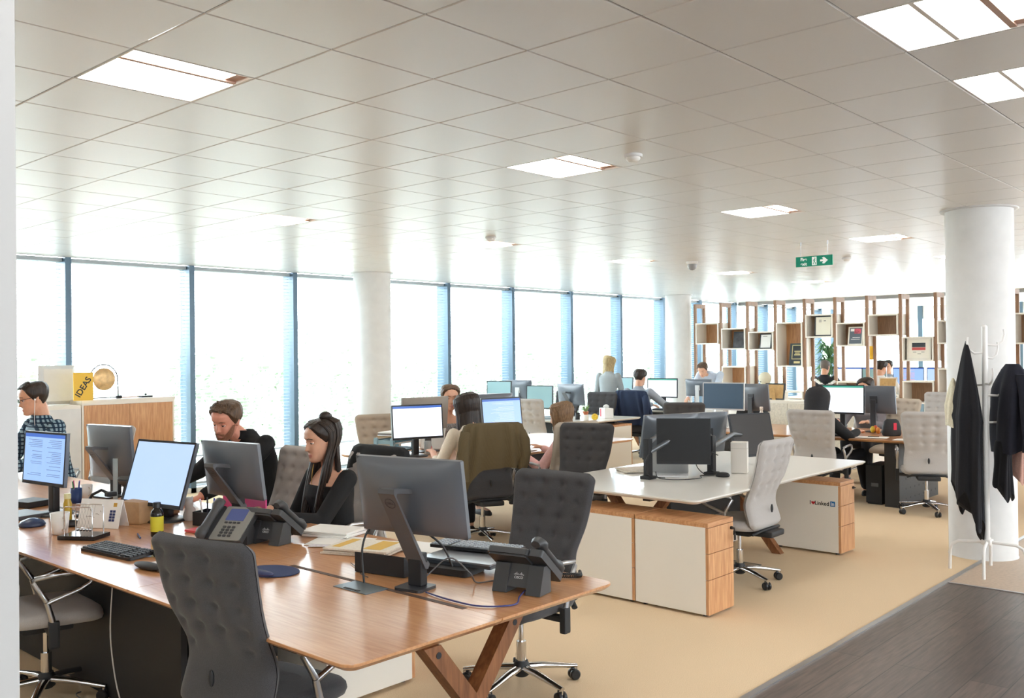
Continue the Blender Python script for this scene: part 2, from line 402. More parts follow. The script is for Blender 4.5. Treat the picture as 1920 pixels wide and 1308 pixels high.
def arm_mb(s):
    y = .285*s; mb = MB()
    P = [(-.03, .56), (-.09, .655), (-.08, .675), (.0, .682), (.13, .688), (.165, .68), (.18, .655), (.165, .625), (.12, .60), (-.03, .55)]
    mb.tube([(x, y, z) for x, z in P], [.013, .012, .012, .0125, .0125, .012, .011, .011, .011, .012], 10)
    mb.tube([(.0, y*.98, .36), (-.005, y, .46), (-.03, y, .555)], [.013, .015, .013], 10)
    return mb
def chair(kind, x, y, rz, label, arms=True, group=None, knob=True):
    fm = {'dark': fab_dark, 'grey': fab_grey, 'beige': fab_beige}[kind]
    t = thing('office_chair', label, 'office chair', (x, y, 0), rz, group or {'dark': 'charcoal tufted office chairs', 'grey': 'light grey tufted office chairs', 'beige': 'beige tufted office chairs'}[kind])
    if kind not in PROTO:
        d = PROTO[kind] = {}
        d['seat'] = SEAT.mesh('seat', fm); d['back'] = BACK.mesh('backrest', fm)
        d['tilt'] = MB().box((-.0, 0, .385), (.24, .16, .06), bev=.02).box((-.18, 0, .395), (.26, .22, .045), bev=.018).box((-.0, 0, .40), (.05, .56, .03), bev=.01).mesh('tilt_mechanism', soft_black)
        d['bar'] = MB().tube([(-.2, -.2, .40), (-.235, -.16, .42), (-.24, 0, .425), (-.235, .16, .42), (-.2, .2, .40)], .016, 8, flat=.7).mesh('back_bracket', soft_black)
        d['lift'] = MB().cyl((0, 0, .09), (0, 0, .24), .026).cyl((0, 0, .24), (0, 0, .37), .014).mesh('gas_lift', chrome)
        d['hub'] = MB().lathe([(.03, .06), (.042, .07), (.044, .115), (.034, .135), (.034, .14)]).mesh('hub', soft_black)
        sp = MB().tube([(.03, 0, .105), (.12, 0, .10), (.27, 0, .078), (.315, 0, .072)], [.026, .023, .017, .014], 10, flat=.72)
        sp.cyl((.305, 0, .045), (.305, 0, .075), .011)
        d['spoke'] = sp.mesh('base_spoke', chrome)
        ct = MB()
        for s_ in (-1, 1): ct.loft([[(.3+.028*math.cos(a*math.pi/8)*k, s_*yy, .029+.028*math.sin(a*math.pi/8)*k) for a in range(16)] for yy, k in ((.004, .8), (.008, 1), (.022, 1), (.026, .8))])
        ct.box((.3, 0, .05), (.03, .02, .03), bev=.006)
        d['caster'] = ct.mesh('caster', black_pl)
        d['arm1'] = arm_mb(1).mesh('armrest', steel); d['arm-1'] = arm_mb(-1).mesh('armrest', steel)
        for s_ in (1, -1): d['sl%d' % s_] = MB().box((.0, .283*s_, .395), (.05, .036, .13), bev=.01).mesh('arm_sleeve', soft_black)
        d['knob'] = MB().ball((-.262, .0, .575), (.010, .012, .032), 10).mesh('lumbar_knob', soft_black)
    d = PROTO[kind]
    b = part('backrest', d['back'], None, t); part('seat', d['seat'], None, t)
    if knob: part('lumbar_knob', d['knob'], None, b, label='dark lumbar knob')
    part('back_bracket', d['bar'], None, t); part('tilt_mechanism', d['tilt'], None, t); part('gas_lift', d['lift'], None, t); part('hub', d['hub'], None, t)
    if arms:
        for s_ in (1, -1):
            a = part('armrest', d['arm%d' % s_], None, t); part('arm_sleeve', d['sl%d' % s_], None, a)
    o0 = (rz*37+x*101) % 72
    for q in range(5):
        s_ = part('base_spoke', d['spoke'], None, t, T(0, 0, 0, o0+72*q)); part('caster', d['caster'], None, s_)
    return t
PROTO = {}
chair('dark', 2.0, 3.1, 9, 'charcoal office chair in the foreground, its back to the camera, pushed under the front desk')
chair('dark', 3.60, 3.23, 183, 'charcoal office chair at the far side of the front desk behind the desk phone')
chair('dark', 6.46, 5.14, 196, 'charcoal office chair beyond the left end of the white desk')
chair('grey', 6.33, 3.46, 92, 'light grey office chair in front of the white desk beside the low drawers')
chair('grey', 9.93, 4.42, 4, 'light grey office chair of the person in the black hood')
chair('grey', 10.25, 3.40, 24, 'light grey office chair with its back to the camera beside the round column')
chair('grey', 3.55, 5.52, 178, 'light grey office chair behind the bearded man in black')
chair('grey', 3.70, 4.88, 180, 'light grey office chair of the long haired woman in black')
chair('grey', 3.75, 8.75, 190, 'light grey office chair behind the man in the plaid shirt')
chair('grey', 1.90, 4.95, -14, 'light grey office chair half hidden by the wall at the left edge, chrome arms showing')
chair('beige', 6.42, 7.62, -108, 'beige office chair facing the camera behind the letter tray')
chair('dark', 6.15, 5.98, 62, 'charcoal office chair under the olive brown jacket')
chair('beige', 6.95, 5.74, 78, 'beige office chair of the person in pink')
chair('grey', 10.25, 8.8, 8, 'pale office chair in front of the row of teal monitors')
chair('dark', 12.0, 9.1, 195, 'charcoal office chair behind the white desk with the tissue box')
chair('dark', 12.3, 10.1, 185, 'charcoal office chair left of the standing blond woman')
chair('dark', 12.75, 8.75, 8, 'charcoal office chair under the navy jacket')
chair('dark', 10.5, 6.5, 28, 'charcoal office chair showing its top left of the silver framed monitor')
chair('grey', 14.3, 4.6, 178, 'grey office chair at the far right beside the column, highest in the photo')
chair('beige', 12.2, 4.5, 165, 'beige office chair right of the woman in the grey cardigan')
chair('grey', 12.9, 5.1, 180, 'grey office chair behind the woman in the grey cardigan')
# ------------------------------------------------------------------ desks
def xleg(mb_parent, cx, cy, along, zt=.70):
    """one crossed wooden trestle; the two beams are separate parts"""
    for s in (-1, 1):
        hx = .31; mb = MB(); wd = .062; th = .066
        top = Vector((s*.265, 0, zt)); bot = Vector((-s*.31, 0, 0)); d = (top-bot)
        n = Vector((d.z, 0, -d.x)).normalized()*wd/2; off = Vector((0, s*th*.52, 0))
        k = n.x/ d.z * 0
        def end(p, z):
            out = []
            for q in (-1, 1):
                b = p+n*q; tt = (z-b.z)/d.z; out.append(b+d*tt)
            return out
        a0, a1 = end(bot, 0); b0, b1 = end(top, zt)
        V = []
        for y in (-th/2, th/2):
            for p in (a0, a1, b1, b0): V.append(p+off+Vector((0, y, 0)))
        mb.add(V, [(0, 1, 2, 3), (7, 6, 5, 4), (0, 4, 5, 1), (1, 5, 6, 2), (2, 6, 7, 3), (3, 7, 4, 0)])
        l = part('leg', mb, walnut, mb_parent, Matrix.Translation((cx, cy, 0)) @ Matrix.Rotation(R(0 if along == 'x' else 90), 4, 'Z'))
        bp = top - d.normalized()*.045
        part('bolt', MB().cyl(tuple(bp+off+Vector((0, -th/2-.002, 0))), tuple(bp+off+Vector((0, -th/2+.01, 0))), .012, n=12), soft_black, l)
def bench(label, x0, x1, y0, y1, axis, topm, cuts, legs, gap=.006, panels=(), split=True, z=.74, panelm=None, rails=True):
    """double-sided desk bench. axis: direction of its length"""
    t = thing('desk_bench', label, 'desk', ((x0+x1)/2, (y0+y1)/2, 0)); ox, oy = (x0+x1)/2, (y0+y1)/2
    mid = ox if axis == 'y' else oy
    edges = list(cuts); halves = ((0, 1), (1, 2)) if split else ((0, 2),)
    lo, hi = (x0, x1) if axis == 'y' else (y0, y1); hs = [lo, mid, hi]
    for a, b in zip(edges[:-1], edges[1:]):
        for ha, hb in halves:
            c0, c1 = hs[ha]+(.0012 if ha == 1 else 0), hs[hb]-(.0012 if hb == 1 else 0)
            aa, bb_ = a+.0015, b-.0015
            if axis == 'y': q = (c0-ox, c1-ox, aa-oy, bb_-oy)
            else: q = (aa-ox, bb_-ox, c0-oy, c1-oy)
            rr_ = [.004]*4
            P = rrect(*q, .004, 2)
            # round the outer corners of the bench
            def corner(px, py):
                ex0, ex1, ey0, ey1 = x0-ox, x1-ox, y0-oy, y1-oy; r_ = .06
                cx_ = min(max(px, ex0+r_), ex1-r_); cy_ = min(max(py, ey0+r_), ey1-r_)
                v = Vector((px-cx_, py-cy_))
                if v.length > r_: v = v.normalized()*r_
                return (cx_+v.x, cy_+v.y)
            dense = []
            for i in range(len(P)):
                p, p2 = P[i], P[(i+1) % len(P)]
                L2 = math.dist(p, p2); m_ = max(1, int(L2/.02)) if L2 > .05 else 1
                if m_ > 1:
                    idx = [k/m_ for k in range(m_) if k < 6 or k > m_-6]
                else: idx = [0]
                dense += [corner(p[0]+(p2[0]-p[0])*k, p[1]+(p2[1]-p[1])*k) for k in idx]
            def inset(px, py, dl):
                ex0, ex1, ey0, ey1 = x0-ox, x1-ox, y0-oy, y1-oy; r_ = .06
                cx_ = min(max(px, ex0+r_), ex1-r_); cy_ = min(max(py, ey0+r_), ey1-r_)
                v = Vector((px-cx_, py-cy_))
                if v.length > r_-dl: v = v.normalized()*(r_-dl)
                return (cx_+v.x, cy_+v.y)
            inn = [inset(px, py, .024) for px, py in dense]; top_ = [inset(px, py, .0015) for px, py in dense]
            mb = MB().loft([[(px, py, z-.028) for px, py in inn], [(px, py, z-.010) for px, py in dense], [(px, py, z-.002) for px, py in dense], [(px, py, z) for px, py in top_]], smooth=False)
            part('desktop', mb, topm, t)
    for l in legs: xleg(t, l[0]-ox, l[1]-oy, 'x' if axis == 'y' else 'y', z-.03)
    if rails:
        mb = MB()
        for s in (-.22, .22):
            if axis == 'y': mb.bb(s-.03, s+.03, y0-oy+.14, y1-oy-.14, z-.075, z-.03)
            else: mb.bb(x0-ox+.2, x1-ox-.2, s-.03, s+.03, z-.075, z-.03)
        part('rail', mb, black_metal, t)
    for p in panels: part('panel', MB().bb(p[0]-ox, p[1]-ox, p[2]-oy, p[3]-oy, p[4], p[5]), panelm or panel_black, t)
    return t
benchA = bench('long oak desk bench running from the foreground to the windows', 1.83, 3.27, 2.38, 9.9, 'y', desk_oak, (2.38, 3.90, 5.40, 6.90, 8.40, 9.9), ((2.47, 2.46), (2.55, 5.4), (2.55, 8.4)), panels=((2.10, 2.13, 3.95, 9.6, .02, .70), (2.50, 2.53, 3.9, 9.6, .0, .71), (2.2, 2.9, 3.2, 4.1, .52, .70)))  # first panel is a dark sheet standing in for the shade under the desk
benchW = bench('white topped desk bench with crossed wooden legs in the middle of the room', 5.37, 8.28, 3.25, 4.75, 'x', desk_white, (5.37, 8.28), ((5.80, 4.0), (7.45, 4.0)), split=False, panels=((6.2, 7.3, 3.98, 4.02, .22, .70),))
benchC = bench('oak desk bench of the woman in the cream blouse', 5.75, 8.85, 6.15, 7.60, 'x', desk_oak_x, (5.75, 7.3, 8.85), ((6.2, 6.87), (8.4, 6.87)), panels=((5.95, 8.6, 6.86, 6.9, .2, .7),))
benchE = bench('oak desk bench at the right where the hooded person sits', 10.27, 11.72, 2.55, 6.9, 'y', desk_oak, (2.55, 3.95, 5.4, 6.9), (), rails=True)
benchD = bench('white desk bench with the tissue box near the windows', 10.50, 11.92, 8.15, 10.75, 'y', desk_white, (8.15, 9.5, 10.75), ((11.2, 10.4),), panels=((11.19, 11.23, 8.5, 10.6, .2, .7),))
benchG = bench('white desk bench by the second window column', 13.35, 14.8, 7.2, 10.3, 'y', desk_white, (7.2, 8.75, 10.3), ((14.07, 7.6), (14.07, 9.9)), panels=((14.05, 14.09, 7.8, 9.8, .2, .7),))
benchH = bench('white desk bench beyond the shelf divider', 18.6, 20.0, 4.4, 9.2, 'y', desk_white, (4.4, 6.0, 7.6, 9.2), ((19.3, 4.9), (19.3, 8.8)), split=False)
# black perforated leg panels of the right hand bench
def perf(x0, x1, y, t, ox, oy):
    o = part('leg_panel', MB().bb(x0-ox, x1-ox, y-oy, y-oy+.16, 0, .71), black_metal, t)
    h = MB()
    for i in range(8):
        for j in range(6):
            px, pz = x0+.2+i*(x1-x0-.3)/7, .08+j*.11
            h.cyl((px-ox, y-oy-.001, pz), (px-ox, y-oy+.004, pz), .012, n=10)
    part('hole', h, panel_black, o)
perf(10.36, 11.62, 3.72, benchE, 10.995, 4.725)
perf(10.36, 11.62, 6.3, benchE, 10.995, 4.725)
# ------------------------------------------------------------------ drawer pedestals (drawers face local -y)
def pedestal(x, y, rz, label, w_=.33, d_=.57, h=.615, front=oak, drawers=(.17, .17, .245), lock=True, keys=False, cat='drawers'):
    t = thing('drawer_pedestal', label, cat, (x, y, 0), rz, 'low white and oak drawer pedestals')
    part('body', MB().bb(-w_/2, w_/2, .02, d_, .018, h-.03, bev=.003), cream, t, label='cream side panels')
    part('top', MB().bb(-w_/2, w_/2, 0, d_, h-.03, h, bev=.002), oak_h, t, label='oak top board')
    z = h-.033
    for i, hh in enumerate(drawers):
        f = part('drawer', MB().bb(-w_/2+.002, w_/2-.002, -.002, .02, max(.018, z-hh+.004), z, bev=.002), front, t, label='oak drawer front')
        if i == 0 and lock:
            part('lock', MB().cyl((w_/2-.035, -.001, z-.035), (w_/2-.035, -.016, z-.035), .011).cyl((w_/2-.035, -.012, z-.035), (w_/2-.035, -.03, z-.035), .0045), black_pl, f)
            if keys: part('key', MB().tube([(w_/2-.035, -.028, z-.035), (w_/2-.032, -.03, z-.06), (w_/2-.030, -.03, z-.075)], .004, 6).box((w_/2-.03, -.03, z-.095), (.02, .008, .04), bev=.003), black_pl, f)
        z -= hh
    for fx in (-w_/2+.05, w_/2-.05):
        for fy in (.05, d_-.05): part('foot', MB().cyl((fx, fy, 0), (fx, fy, .02), .018), soft_black, t)
    return t
pedestal(5.475, 3.13, 0, 'low drawer pedestal with keys in its lock at the left of the white desk', keys=True)
pedestal(5.475, 3.71, 0, 'second low pedestal standing behind the one with keys, left end of the white desk', lock=False)
pl = pedestal(7.79, 3.235, 0, 'low drawer pedestal with the heart sticker under the right end of the white desk', w_=.29, d_=.62)
pedestal(7.5, 4.75, 180, 'low white pedestal at the far side of the white desk', lock=False)
pedestal(3.30, 3.93, 90, 'low white pedestal under the far side of the front oak desk', w_=.42)
pedestal(11.65, 8.33, 90, 'tall cream pedestal under the right end of the desk with the tissue box', w_=.36, d_=1.0, h=.66, drawers=(.2, .2, .22))
single('drawer_unit', MB().box((0, 0, .31), (.42, .5, .58), bev=.008).box((0, .0, .01), (.36, .44, .02)), mat('dark_grey_unit', 0x55504c, .6), 'dark grey drawer unit under the oak desk behind the chrome armrest', 'drawers', (2.38, 6.05, 0))
# sticker on the pedestal side
def sticker():
    M = Matrix.Translation((-.29/2-.0012, .165, .425)) @ Matrix(((0, 0, -1, 0), (-1, 0, 0, 0), (0, 1, 0, 0), (0, 0, 0, 1)))
    def at(mx): return M @ mx
    st = part('sticker', text_mb('I', .048, at(T(-.1, 0, 0)), bold=.0006), mat('ink_black', 0x1a1a1c, .5), pl, label='small sticker with a red heart and black and blue lettering')
    part('lettering', text_mb('Linked', .048, at(T(.003, 0, 0)), bold=.0006), mat('ink_black', 0x1a1a1c, .5), st)
    hp = [(.016*math.sin(a)**3*1.05, (.013*math.cos(a)-.005*math.cos(2*a)-.002*math.cos(3*a)-.001*math.cos(4*a))) for a in [2*math.pi*k/40 for k in range(40)]]
    part('heart', MB().prism(hp, -.0004, .0004, at(T(-.074, 0, 0))), mat('heart_red', 0xc0202a, .5), st)
    part('badge', MB().prism(rrect(-.022, .022, -.022, .022, .004), -.0004, .0004, at(T(.098, .004, 0))), mat('badge_blue', 0x1c6aa8, .5), st)
    part('badge_lettering', text_mb('in', .042, at(T(.098, .003, .0008)), bold=.001), mat('badge_white', 0xf2f4f6, .5), st)
sticker()
# ------------------------------------------------------------------ tall cabinet by the windows
t = thing('storage_cabinet', 'tall oak fronted storage cabinet by the windows with a gong on top', 'cabinet', (4.74, 10.0, 0))
CH = 1.285
part('carcass', MB().bb(-.52, .52, .02, .46, .0, CH-.03).bb(-.52, -.5, 0, .02, 0, CH-.03).bb(.5, .52, 0, .02, 0, CH-.03).bb(-.5, .5, 0, .02, CH-.055, CH-.03).bb(-.5, .5, 0, .02, 0, .05), cream, t, label='cream carcass')
part('top', MB().bb(-.525, .525, -.005, .465, CH-.03, CH, bev=.002), cream, t)
for s in (-1, 1):
    d = part('door', MB().bb(-.498 if s < 0 else .002, -.002 if s < 0 else .498, .0, .018, .055, CH-.058, bev=.001), oak, t, label='oak door')
    part('handle', MB().box((-.04*-s if s < 0 else .04, -.012, .62), (.012, .02, .1), bev=.003), soft_black, d)
# ------------------------------------------------------------------ shelf divider
DX = 16.5
PY = [9.97-.585*k for k in range(-1, 18)]
def zpix(px, py):
    a = (px-960)/1743.7; 
    return None
dv = thing('shelf_divider', 'open divider of cream boxes between tall wooden frames', 'shelving', (DX, 6.5, 0))
ztop = 2.70
for k, y in enumerate(PY[1:]):
    mb = MB(); yy = y-6.5; w2 = .027
    mb.bb(0, .045, yy-w2, yy+w2, 0, ztop).bb(.345, .39, yy-w2, yy+w2, 0, ztop).bb(.045, .345, yy-w2, yy+w2, ztop-.08, ztop).bb(.045, .345, yy-w2, yy+w2, 0, .06)
    part('frame', mb, divider_wood, dv)
BOXES = [(0, 2.31, 1.88), (1, 2.19, 1.77), (1, 1.44, .95), (1, .95, .5), (2, 2.11, 1.75), (2, 1.08, .62), (3, 2.27, 1.43), (3, .97, .5), (4, 2.40, 1.97), (4, 1.0, .5), (5, 2.23, 1.80), (5, 1.17, .7), (6, 2.36, 1.98), (6, .95, .5), (7, 1.95, 1.53), (7, 1.19, .8), (8, 2.22, 1.82), (8, 1.41, .9), (9, 2.0, 1.5), (10, 2.3, 1.8), (11, 1.9, 1.4), (12, 2.2, 1.7), (13, 1.8, 1.3)]
for b, zt, zb in BOXES:
    y1, y0 = PY[b+1]-.032-6.5, PY[b+2]+.032-6.5; th = .025; mb = MB()
    mb.bb(-.03, .40, y0, y1, zt-th, zt).bb(-.03, .40, y0, y1, zb, zb+th).bb(-.03, .40, y0, y0+th, zb+th, zt-th).bb(-.03, .40, y1-th, y1, zb+th, zt-th)
    o = part('box', mb, cream, dv)
    if zt > 1.2 or b in (2, 5, 7): part('back_panel', MB().bb(.36, .385, y0+th, y1-th, zb+th, zt-th), divider_wood if b > 4 else oak, o, label='oak back panel')
# ------------------------------------------------------------------ coat rack in front of the near column
t = thing('coat_rack', 'white metal coat rack standing in front of the near round column', 'coat rack', (7.80, 2.14, 0))
rw = mat('rack_white', 0xe9e7e4, .3)
part('pole', MB().cyl((0, 0, .22), (0, 0, 1.90), .022).cyl((0, 0, 1.90), (0, 0, 1.915), .022, .012), rw, t)
part('hub', MB().box((0, 0, .235), (.09, .07, .04), bev=.01), rw, t)
for a in (10, 100, 190, 280):
    c, s = math.cos(R(a)), math.sin(R(a))
    part('leg', MB().tube([(c*.03, s*.03, .235), (c*.2, s*.2, .225), (c*.245, s*.245, .20), (c*.262, s*.262, .15), (c*.265, s*.265, 0)], .012, 10), rw, t)
for a, z, L_ in ((-48, 1.76, .15), (130, 1.70, .13), (-48, 1.66, .10), (220, 1.46, .13), (60, 1.45, .14), (-48, 1.37, .16), (-48, 1.16, .10)):
    c, s = math.cos(R(a)), math.sin(R(a))
    if z == 1.16: P = [(c*.02, s*.02, z), (c*.12, s*.12, z)]
    else: P = [(c*.02, s*.02, z), (c*L_*.6, s*L_*.6, z-.005), (c*L_*.92, s*L_*.92, z+.025), (c*L_*1.03, s*L_*1.03, z+.075), (c*L_*1.0, s*L_*1.0, z+.12)]
    part('hook', MB().tube(P, .0085, 8), rw, t)
# ------------------------------------------------------------------ monitors
scr_blue = mat('screen_pale_blue', 0x0b0c10, .25, emit=0xa9c1ea, estr=.85)
scr_doc = mat('screen_document_blue', 0x0b0c10, .25, emit=0x8fb0e6, estr=.85)
scr_white = mat('screen_white', 0x0b0c10, .25, emit=0xeaf1ff, estr=1.0)
scr_navy = mat('screen_slate', 0x3f5870, .45)
scr_teal = mat('screen_teal_reflection', 0x8fb3b8, .35)  # reflection on switched-off screens put into the base colour
scr_brown = mat('screen_warm_reflection', 0x2e2927, .4)  # brownish reflection of an unlit screen, held in its base colour
ink_bar = mat('screen_bar_blue', 0x0b0c10, .4, emit=0x3f67b8, estr=.8)
ink_txt = mat('screen_text_grey', 0x0b0c10, .4, emit=0x6b83ac, estr=.7)
ink_txt2 = mat('screen_text_pale', 0x0b0c10, .4, emit=0xbfcde4, estr=.9)
ink_green = mat('screen_bar_green', 0x0b0c10, .4, emit=0x3f9a86, estr=.8)
silver_pl = mat('silver_bezel', 0xd5d6d8, .35)
def monitor(x, y, rz, label, w_=.55, h=.335, zc=1.1, tilt=6, stand='lean', scr=None, text=None, body=None, logo=True, z0=.74, cat='monitor', base=True, depth=.05):
    body = body or back_pl; scr = scr or screen_off
    t = thing('monitor', label, cat, (x, y, z0), rz, 'computer monitors on the desks')
    M = T(0, 0, zc-z0) @ Matrix.Rotation(R(-tilt), 4, 'Y')
    def rr(xx, k, kz=1): return [(xx, py, pz) for py, pz in rrect(-w_/2*k, w_/2*k, -h/2*kz, h/2*kz, .006*k+.001, 3)]
    mb = MB().loft([rr(.004, .985, .98), rr(.008, 1), rr(-.014, 1)], smooth=False)
    mb.grid(lambda a, b: (-.014-.038*(max(0, 1-abs(2*a-1)**2.6)*max(0, 1-abs(2*b-1)**2.6))**.6, (2*a-1)*w_/2, (1-2*b)*h/2), 24, 18)
    p = part('panel', mb, body, t, M)
    e = .014
    s = part('screen', MB().bb(.0035, .0088, -w_/2+e, w_/2-e, -h/2+e+.008, h/2-e), scr, p)
    if body is not silver_pl: part('bezel', MB().bb(.002, .0083, -w_/2+.002, w_/2-.002, -h/2+.002, -h/2+e+.008).bb(.002, .0083, -w_/2+.002, w_/2-.002, h/2-e, h/2-.002).bb(.002, .0083, -w_/2+.002, -w_/2+e, -h/2+e, h/2-e).bb(.002, .0083, w_/2-e, w_/2-.002, -h/2+e, h/2-e), black_pl, p)
    part('vent_slot', MB().bb(-.0245, -.016, -w_*.36, w_*.36, h*.40, h*.412), panel_black, p)
    if text:
        rr_ = random.Random(int(abs(x*100))); tb = MB(); X = (.0089, .0093)
        bar = MB().bb(*X, -w_/2+e, w_/2-e, h/2-e-.022, h/2-e)
        part('screen_bar', bar, text[0], p)
        z = h/2-.055; cols = text[2] if len(text) > 2 else ((-.40, -.05), (.05, .40))
        while z > -h/2+.05:
            for a, b in cols:
                if rr_.random() < .8: tb.bb(*X, -w_*b+(rr_.random()*.4)*w_*(b-a), -w_*a, z, z+.0035)
            z -= .011 if rr_.random() < .85 else .028
        part('screen_text', tb, text[1], p)
    H = zc-z0
    if stand == 'lean':
        part('stand_base', MB().prism(rrect(*((-.11, .10, -.115, .115) if base else (-.05, .08, -.07, .07)), .02), 0, .012), dark_pl, t)
        part('stand_post', MB().bb(.008, .055, -.034, .034, .012, .15, bev=.006), soft_black, t)
        q = []
        for px, pz, k in ((-.035, .10, .033), (-.045, .085, .036), (-.062, .09, .037), (-.13, H+.03, .034), (-.135, H+.055, .034), (-.12, H+.065, .034), (-.052, H+.05, .04)): q.append((px, pz, k))
        out = []
        pts = [(.062, .100), (.050, .080), (.032, .084), (-.175, H+.03), (-.174, H+.05), (-.157, H+.052), (-.045, H+.035)]
        pi_ = [(.048, .118), (.042, .110), (.036, .112), (-.159, H+.018), (-.157, H+.028), (-.147, H+.03), (-.042, H+.015)]
        V = []; Fc = []
        for (ax, az), (bx, bz) in zip(pts, pi_):
            for sx, sz, sy in ((ax, az, -.042), (ax, az, .042), (bx, bz, .042), (bx, bz, -.042)): V.append((sx, sy, sz))
        for i in range(len(pts)-1):
            for j in range(4):
                a, b = i*4+j, i*4+(j+1) % 4; Fc.append((a, b, b+4, a+4))
        Fc += [(3, 2, 1, 0), tuple(len(V)-4+k for k in range(4))]
        st = part('stand_arm', MB().add(V, Fc), grey_pl, t)
        if logo:
            # round cable ring and emblem on the slanted outer face
            ax, az = pts[3]; bx, bz = pts[2]; d = Vector((ax-bx, 0, az-bz)).normalized(); n = Vector((-d.z, 0, d.x))
            def face(kk): 
                c = Vector((ax, 0, az))-d*kk
                return Matrix(((0, d.x, n.x, c.x), (-1, 0, 0, 0), (0, d.z, n.z, c.z), (0, 0, 0, 1)))
            e1 = part('emblem_ring', MB().loft([[((.024+.0018*math.cos(b))*math.cos(a), (.024+.0018*math.cos(b))*math.sin(a), .0012*math.sin(b)) for b in [k*math.pi/3 for k in range(6)]] for a in [2*math.pi*k/28 for k in range(29)]], caps=False), dark_pl, st, face(.05))
            part('emblem_lettering', text_mb('DELL', .0155, Matrix.Identity(4), bold=.0004), dark_pl, e1)
    elif stand == 'post':
        part('stand_base', MB().lathe([(.12, 0), (.12, .008), (.1, .016), (.03, .022)], 28), dark_pl, t, T(-.05, 0, 0))
        part('stand_post', MB().box((-.055, 0, (H-.02)/2), (.045, .062, H-.04), bev=.01).box((-.035, 0, H-.0), (.05, .09, .08), bev=.008), black_pl, t)
    elif stand == 'slim':
        part('stand_base', MB().prism(rrect(-.12, .06, -.12, .12, .02), 0, .01), body if body is silver_pl else dark_pl, t)
        part('stand_post', MB().box((-.065, 0, H/2), (.022, .07, H), bev=.006).box((-.05, 0, H), (.03, .09, .09), bev=.006), light_pl if body is silver_pl or logo == 'white' else dark_pl, t)
    return t
monitor(2.36, 6.14, 187, 'monitor with a blue text document on its screen beside the left edge wall', zc=1.10, w_=.50, tilt=4, stand='post', scr=scr_doc, text=(ink_bar, ink_txt))
monitor(3.0, 6.62, 8, 'grey monitor seen from behind in front of the oak cabinet', w_=.53, h=.38, zc=1.06, tilt=5)
monitor(2.72, 5.36, 189, 'blank pale blue monitor screen tilted far back, left of the bearded man', w_=.56, h=.40, zc=1.03, tilt=18, stand='post', scr=scr_blue)
monitor(2.98, 4.96, 6, 'grey monitor seen from behind between the bearded man and the desk phones', w_=.53, h=.335, zc=1.06, tilt=8)
monitor(2.62, 2.96, 11, 'largest grey monitor back, in the foreground over the closed laptop', w_=.55, h=.33, zc=1.135, tilt=9, base=False)
monitor(6.06, 6.76, 252, 'white lit monitor facing the woman in the cream blouse', zc=1.08, w_=.54, tilt=5, stand='post', scr=scr_white, text=(ink_bar, ink_txt2, ((-.4, .3),)))
monitor(6.46, 7.10, 80, 'monitor back standing behind the white lit one on the cream blouse desk', zc=1.13, w_=.56, stand='slim', body=mat('monitor_back_beige', 0x8f867c, .45), logo=False)
monitor(7.22, 6.72, 262, 'lit monitor with a pale document half hidden by the olive jacket', zc=1.10, w_=.54, tilt=7, stand='post', scr=scr_doc, text=(ink_bar, ink_txt2, ((-.3, .3),)))
monitor(7.36, 7.02, 80, 'charcoal monitor top peeping up behind the pale document screen', zc=1.13, w_=.58, tilt=4, stand='slim', logo=False)
monitor(10.9, 10.2, 192, 'leftmost teal screen in the row of monitors by the windows', zc=1.13, w_=.46, h=.34, tilt=4, stand='slim', scr=scr_teal, logo='white')
monitor(11.5, 10.3, 5, 'dark monitor back with a white stand in the row by the windows', zc=1.13, w_=.52, stand='slim', logo='white')
monitor(10.85, 9.3, 188, 'teal blank screen in front of the dark monitor backs by the windows', zc=1.06, w_=.48, h=.36, tilt=2, stand='slim', scr=scr_teal)
monitor(11.5, 9.2, -6, 'dark monitor back nearest the pink dressed person on the white desk by the windows', zc=1.08, w_=.56, stand='lean', logo=False)
monitor(13.72, 8.95, 186, 'white lit spreadsheet screen in front of the man with the navy jacket', zc=1.11, w_=.58, h=.34, tilt=2, stand='slim', scr=scr_white, text=(ink_green, ink_txt2, ((-.45, .4),)))
monitor(14.35, 8.6, 0, 'grey monitor back with a pale stand below the leaning man', zc=1.10, w_=.52, h=.3, stand='slim', logo='white')
monitor(13.75, 9.85, 184, 'teal screen left of the man with the navy jacket', zc=1.12, w_=.5, stand='slim', scr=scr_teal)
monitor(10.78, 6.1, 184, 'silver framed monitor with a slate blank screen', zc=1.15, w_=.58, h=.36, tilt=2, stand='slim', scr=scr_navy, body=silver_pl, logo=False)
monitor(11.3, 5.95, -8, 'charcoal monitor back to the right of the silver framed screen', zc=1.12, w_=.5, h=.36, stand='slim', logo=False)
monitor(10.86, 4.57, 182, 'white lit screen with a green bar in front of the hooded person', zc=1.145, w_=.56, h=.35, tilt=2, stand='post', scr=scr_white, text=(ink_green, ink_txt2, ((-.4, .4),)))
monitor(11.3, 4.33, -4, 'grey monitor back between the hooded person and the woman in the cardigan', zc=1.13, w_=.5, stand='slim', logo=False)
